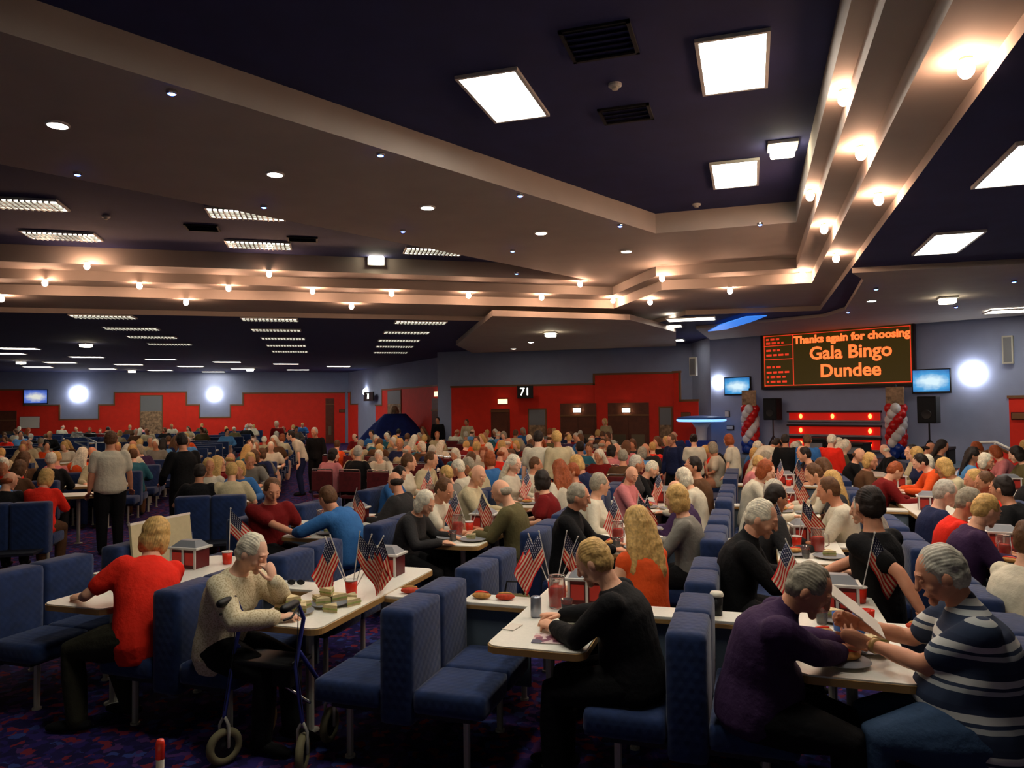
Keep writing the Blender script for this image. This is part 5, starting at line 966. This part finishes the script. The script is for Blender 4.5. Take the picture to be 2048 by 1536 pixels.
def paper(x, y, rz, label, w_=.21, l_=.15, m=None, z=TZ):
    e = empty('paper_sheet' if m is None else 'magazine', (x, y, z), rz, label, 'paper' if m is None else 'magazine'); obj('cover', mesh_of('cover', B((-w_/2, -l_/2, .003), (w_/2, l_/2, .005)), m or M['paper']), e); obj('pages', mesh_of('pages', B((-w_/2 + .003, -l_/2 + .002, 0), (w_/2, l_/2 - .002, .003)), M['paper']), e)
# front row
T2w, T3w, T4w, T1w = 'the walker table', 'the magazine table', 'the striped shirt table', 'the red shirt table'
bunch(-2.60, 4.50, 5, T2w, 1.0, 32)
for i, (x, y) in enumerate(((-2.70, 3.98), (-2.60, 4.22))):
    plate(x, y, '%s plate of sandwiches on the walker table' % ['nearer', 'farther'][i])
    for q in range(5): a = q * 1.26 + i; sandwich(x + .06 * math.cos(a) * (q < 4), y + .06 * math.sin(a) * (q < 4), TZ + .021 + (.045 if q == 4 else 0), a, 'pale triangular sandwich, %s on the %s walker table plate' % (ORD[q], ['nearer', 'farther'][i]))
for q, (x, y) in enumerate(((-2.50, 4.10), (-2.46, 4.26), (-2.52, 4.36))): sandwich(x, y, TZ, q * 1.1, 'loose sandwich, %s beside the plates on walker table' % ORD[q])
bun(-2.80, 3.84, TZ, .4, 'orange filled roll by the cream cardigan woman', 'bread')
bun(-2.24, 4.66, TZ - .006, .3, 'red filled roll on right ledge of the walker table', 'bun')
e = empty('sunglasses', (-3.14, 4.66, .7362), .2, 'black sunglasses on left ledge of the walker table', 'sunglasses')
for sx in (-.035, .035): bm = bmesh.new(); ellipsoid(bm, (sx, 0, .02), (.03, .006, .02), 12, 8); obj('lens', mesh_of('lens', bm, M['black'], True), e)
bm = bmesh.new(); tube(bm, [(-.068, 0, .03), (-.07, .06, .02), (-.06, .13, .006)], .004, 6); obj('temple', mesh_of('temple', bm, M['black']), e); bm = bmesh.new(); tube(bm, [(.068, 0, .03), (.07, .06, .02), (.06, .13, .006)], .004, 6); obj('temple', mesh_of('temple', bm, M['black']), e); bm = bmesh.new(); tube(bm, [(-.01, 0, .028), (.01, 0, .028)], .004, 6); obj('bridge', mesh_of('bridge', bm, M['black']), e)
holder(-2.66, 5.12, 0, T2w)
holder(-1.02, 4.74, .1, T3w); jug(-1.18, 4.56, T3w, 2.2); bunch(-1.28, 4.86, 4, T3w, 1.0, 26); can(-1.25, 4.32, 'silver drink can on the magazine table'); paper(-1.03, 3.93, .12, 'pink printed magazine at the front of the magazine table', .24, .16, mag_m)
plate(-.98, 4.40, 'plate of rolls by the man in black jacket'); bun(-1.00, 4.38, TZ + .02, .3, 'golden roll on the magazine table plate, left one'); bun(-.94, 4.43, TZ + .02, 1.0, 'golden roll on the magazine table plate, right one'); cup(-1.08, 4.40, 'glass', 'clear cup of red drink on the magazine table')
bun(-1.72, 4.66, TZ - .006, .1, 'golden roll on left ledge of the magazine table'); bun(-1.56, 4.67, TZ - .006, .2, 'red roll on left ledge of the magazine table', 'bun')
paper(-1.32, 4.08, 1.4, 'folded white slip at left edge of the magazine table', .12, .07)
plate(.40, 3.95, 'nearest plate with cake on striped shirt table'); bun(.42, 3.95, TZ + .02, .4, 'small brown cake on the nearest striped table plate'); plate(.52, 4.20, 'second plate with sandwiches on striped shirt table', 1.1)
for q in range(3): sandwich(.49 + .05 * q, 4.19 + .03 * q, TZ + .023, q * 1.3, 'white sandwich, %s on second striped table plate' % ORD[q])
holder(.47, 4.98, 0, T4w); flag(.35, 5.25, TZ + .014, math.pi + .3, 24, 'small American flag left behind the striped shirt table box', 1, .95); flag(.63, 5.18, TZ + .014, .35, 14, 'small American flag right behind the striped shirt table box', 2, 1.05); pot(.35, 5.25, 'red pot of left flag on striped shirt table'); pot(.63, 5.18, 'red pot of right flag on striped shirt table')
cup(.44, 4.52, 'bluep', 'left blue cup on striped shirt table'); cup(.54, 4.50, 'bluep', 'right blue cup on striped shirt table'); cup(.36, 4.62, 'glass', 'clear cup by the purple sweater man'); cup(.60, 4.62, 'redp', 'red cup by the striped shirt man')
bun(.30, 4.30, TZ, .2, 'long golden roll by the purple sweater man, left one'); bun(.34, 4.40, TZ, .5, 'long golden roll by the purple sweater man, right one'); plate(.45, 4.72, 'farther plate on striped shirt table'); sandwich(.43, 4.73, TZ + .02, .3, 'sandwich on the farther striped table plate')
bun(.86, 4.67, TZ - .006, .1, 'red roll on right ledge of striped shirt table', 'bun'); bun(1.02, 4.68, TZ - .006, .3, 'golden roll on right ledge of striped shirt table')
bm = bmesh.new(); lathe(bm, [(.027, 0), (.03, .004), (.038, .12), (.01, .121)], 16); e = empty('lidded_cup', (-.22, 4.67, .737), 0, 'black takeaway cup with white lid on ledge by purple sweater', 'cup'); obj('cup', mesh_of('cup', bm, M['black'], True), e); bm = bmesh.new(); lathe(bm, [(.041, .115), (.041, .125), (.035, .14), (.01, .141)], 16); obj('lid', mesh_of('lid', bm, M['white'], True), e)
holder(-4.32, 4.95, 0, T1w); bunch(-4.10, 5.12, 1, T1w, 1.05, 8)
e = empty('cream_board', (-4.80, 5.22, .476), 0, 'large cream board propped against the bench behind red shirt woman', 'board'); obj('panel', mesh_of('panel', B((-.012, -.34, 0), (.012, .34, .60), bev=.004), M['cream']), e, rot=(0, -.12, 0)); obj('edge_strip', mesh_of('edge_strip', B((-.014, -.342, .585), (.014, .342, .603)), M['paper']), e, rot=(0, -.12, 0))
# the paper in the striped man's hands
e = empty('reading_paper', (.47, 4.02, .99), 0, 'white folded paper held by the striped shirt man', 'paper'); bm = bmesh.new(); box(bm, (-.15, -.1, -.002), (.15, .1, .002)); obj('sheet', mesh_of('sheet', bm, M['paper']), e, rot=(.16, .7, .1)); bm = bmesh.new(); box(bm, (-.15, -.1, .003), (.02, .1, .005)); obj('fold', mesh_of('fold', bm, M['paper']), e, rot=(.16, .63, .1))
# later rows: shared kinds in places of their own
RT = random.Random(21)
for (k, r), t in TABLES.items():
    if r == 0 and k < 4 or r > 3: continue
    wh = '%s row table, %s' % (rowname(r), CS[k]); x, y = XC(k), UF(r)
    if RT.random() < .85: holder(x + RT.uniform(-.06, .06), y + .95 + RT.uniform(-.1, .1), RT.uniform(-.2, .2), wh)
    if RT.random() < (.75 if r < 3 else .4): bunch(x + RT.uniform(-.1, .1), y + .7 + RT.uniform(-.05, .05), RT.choice((2, 3, 3)) if r < 2 else 2, wh)
    if r < 3:
        jug(x + RT.uniform(-.15, .15), y + .5, wh, RT.uniform(0, 6)); plate(x + .13, y + .25, 'white plate on right side of ' + wh); sandwich(x + .13, y + .25, TZ + .021, RT.uniform(0, 6), 'sandwich on right plate of ' + wh)
        plate(x - .13, y + .3, 'white plate on left side of ' + wh); bun(x - .13, y + .3, TZ + .02, RT.uniform(0, 3), 'roll on left plate of ' + wh)
        if r == 1: bun(x + .5, y + .92, TZ - .006, .2, 'red roll on right ledge of ' + wh, 'bun'); cup(x - .05, y + .2, 'glass', 'clear cup at near end of ' + wh); plate(x + .1, y + 1.3, 'white plate at far end of ' + wh)
# ---------------------------------------------------------------- rollator walking frame before the walker table
e = empty('walking_frame', (-2.68, 3.66, 0), 0, 'folding walking frame with four grey wheels and black handles', 'walking frame')
loc = lambda x, y, z: Vector((x + 2.68, y - 3.66, z))
tyre_m = mat('tyre_olive', (112, 104, 76), .8); blue_m = mat('frame_blue', (52, 58, 130), .3, .4)
bm = bmesh.new(); rings = []
for i in range(25):
    a = 2 * math.pi * i / 24
    rings.append([bm.verts.new((.024 * math.sin(t), (.080 + .024 * math.cos(t)) * math.cos(a), (.080 + .024 * math.cos(t)) * math.sin(a))) for t in [2 * math.pi * k / 8 for k in range(8)]])
skinrings(bm, rings, caps=False); bmesh.ops.remove_doubles(bm, verts=bm.verts, dist=1e-5); TYRE = mesh_of('tyre', bm, tyre_m, True)
bm = bmesh.new(); lathe(bm, [(.066, -.01), (.066, .01), (.03, .014), (.012, .02)], 16); lathe(bm, [(.066, .01), (.03, -.014), (.012, -.02)], 16)
for v in bm.verts: v.co = Vector((v.co.z, v.co.x, v.co.y))
HUB = mesh_of('hub', bm, M['black'])
WH = {'fr': (-2.40, 3.62), 'fl': (-2.87, 3.56), 'br': (-2.45, 3.98), 'bl': (-2.86, 3.93)}
for n, (x, y) in WH.items():
    w_ = obj('wheel', TYRE, e, loc(x, y, .102), .35 if n == 'fr' else (-.5 if n == 'fl' else .1)); obj('hub', HUB, w_)
    bm = bmesh.new(); tube(bm, [(.03, 0, .0), (.03, 0, .12), (0, 0, .17)], .009, 8); tube(bm, [(-.03, 0, .0), (-.03, 0, .12), (0, 0, .17)], .009, 8); obj('fork', mesh_of('fork', bm, M['steel'], True), e, loc(x, y, .102))
for sx, f, b in ((-2.47, 'fr', 'br'), (-2.89, 'fl', 'bl')):
    bm = bmesh.new(); tube(bm, [loc(*WH[f], .27), loc(sx, 3.66, .55), loc(sx, 3.74, .80), loc(sx, 3.68, .90), loc(sx, 3.56, .90)], .0125, 8); obj('side_tube', mesh_of('side_tube', bm, blue_m, True), e)
    bm = bmesh.new(); tube(bm, [loc(*WH[b], .27), loc(sx, 3.70, .62)], .0125, 8); obj('rear_tube', mesh_of('rear_tube', bm, blue_m, True), e); bm = bmesh.new(); tube(bm, [loc(sx, 3.66, .905), loc(sx, 3.55, .90)], .024, 10); obj('grip', mesh_of('grip', bm, M['black'], True), e)
    bm = bmesh.new(); tube(bm, [loc(sx, 3.69, .875), loc(sx, 3.62, .835), loc(sx, 3.55, .84)], .007, 6); obj('brake_lever', mesh_of('brake_lever', bm, M['black'], True), e); bm = bmesh.new(); tube(bm, [loc(sx, 3.69, .87), loc(sx + .02, 3.64, .6), loc(*WH[f], .3)], .003, 5); obj('brake_cable', mesh_of('brake_cable', bm, M['black'], True), e)
bm = bmesh.new(); tube(bm, [loc(-2.47, 3.68, .58), loc(-2.89, 3.80, .30)], .009, 8); tube(bm, [loc(-2.89, 3.68, .58), loc(-2.47, 3.80, .30)], .009, 8); obj('cross_brace', mesh_of('cross_brace', bm, M['chrome'], True), e)
obj('seat_pad', mesh_of('seat_pad', B((-.19, -.02, .53), (.19, .20, .56), bev=.01), M['black']), e); obj('bag', mesh_of('bag', B((-.15, .04, .40), (.15, .17, .53), bev=.03), M['blackm']), e)
# handbag on the second-row bench, paper newspaper, near table with a red-capped pen
e = empty('handbag', (-1.62, 5.05, .476), .2, 'olive handbag on the bench behind the magazine table', 'handbag'); obj('bag', mesh_of('bag', B((-.11, -.06, 0), (.11, .06, .2), bev=.03), CM['olive'], True), e); bm = bmesh.new(); tube(bm, [(-.07, 0, .19), (-.05, 0, .29), (.05, 0, .29), (.07, 0, .19)], .007, 8); obj('strap', mesh_of('strap', bm, M['black'], True), e)
t = dup('t0', lambda: make_table(False)); t.location = (-1.70, 1.12, 0); t.rotation_euler = (0, 0, 0); t.scale = (1, .9, 1); tag(t, 'cream table below the bottom edge of the picture', 'table')
pn = atz(320, 1585, TZ); e = empty('marker_pen', (pn.x, pn.y, TZ), 0, 'white marker pen with red cap at the bottom of the picture', 'pen'); bm = bmesh.new(); lathe(bm, [(.012, 0), (.013, .004), (.013, .13), (.008, .135)], 12); obj('barrel', mesh_of('barrel', bm, M['white'], True), e); bm = bmesh.new(); lathe(bm, [(.0145, .11), (.0145, .16), (.011, .172)], 12); obj('cap', mesh_of('cap', bm, M['redp'], True), e)
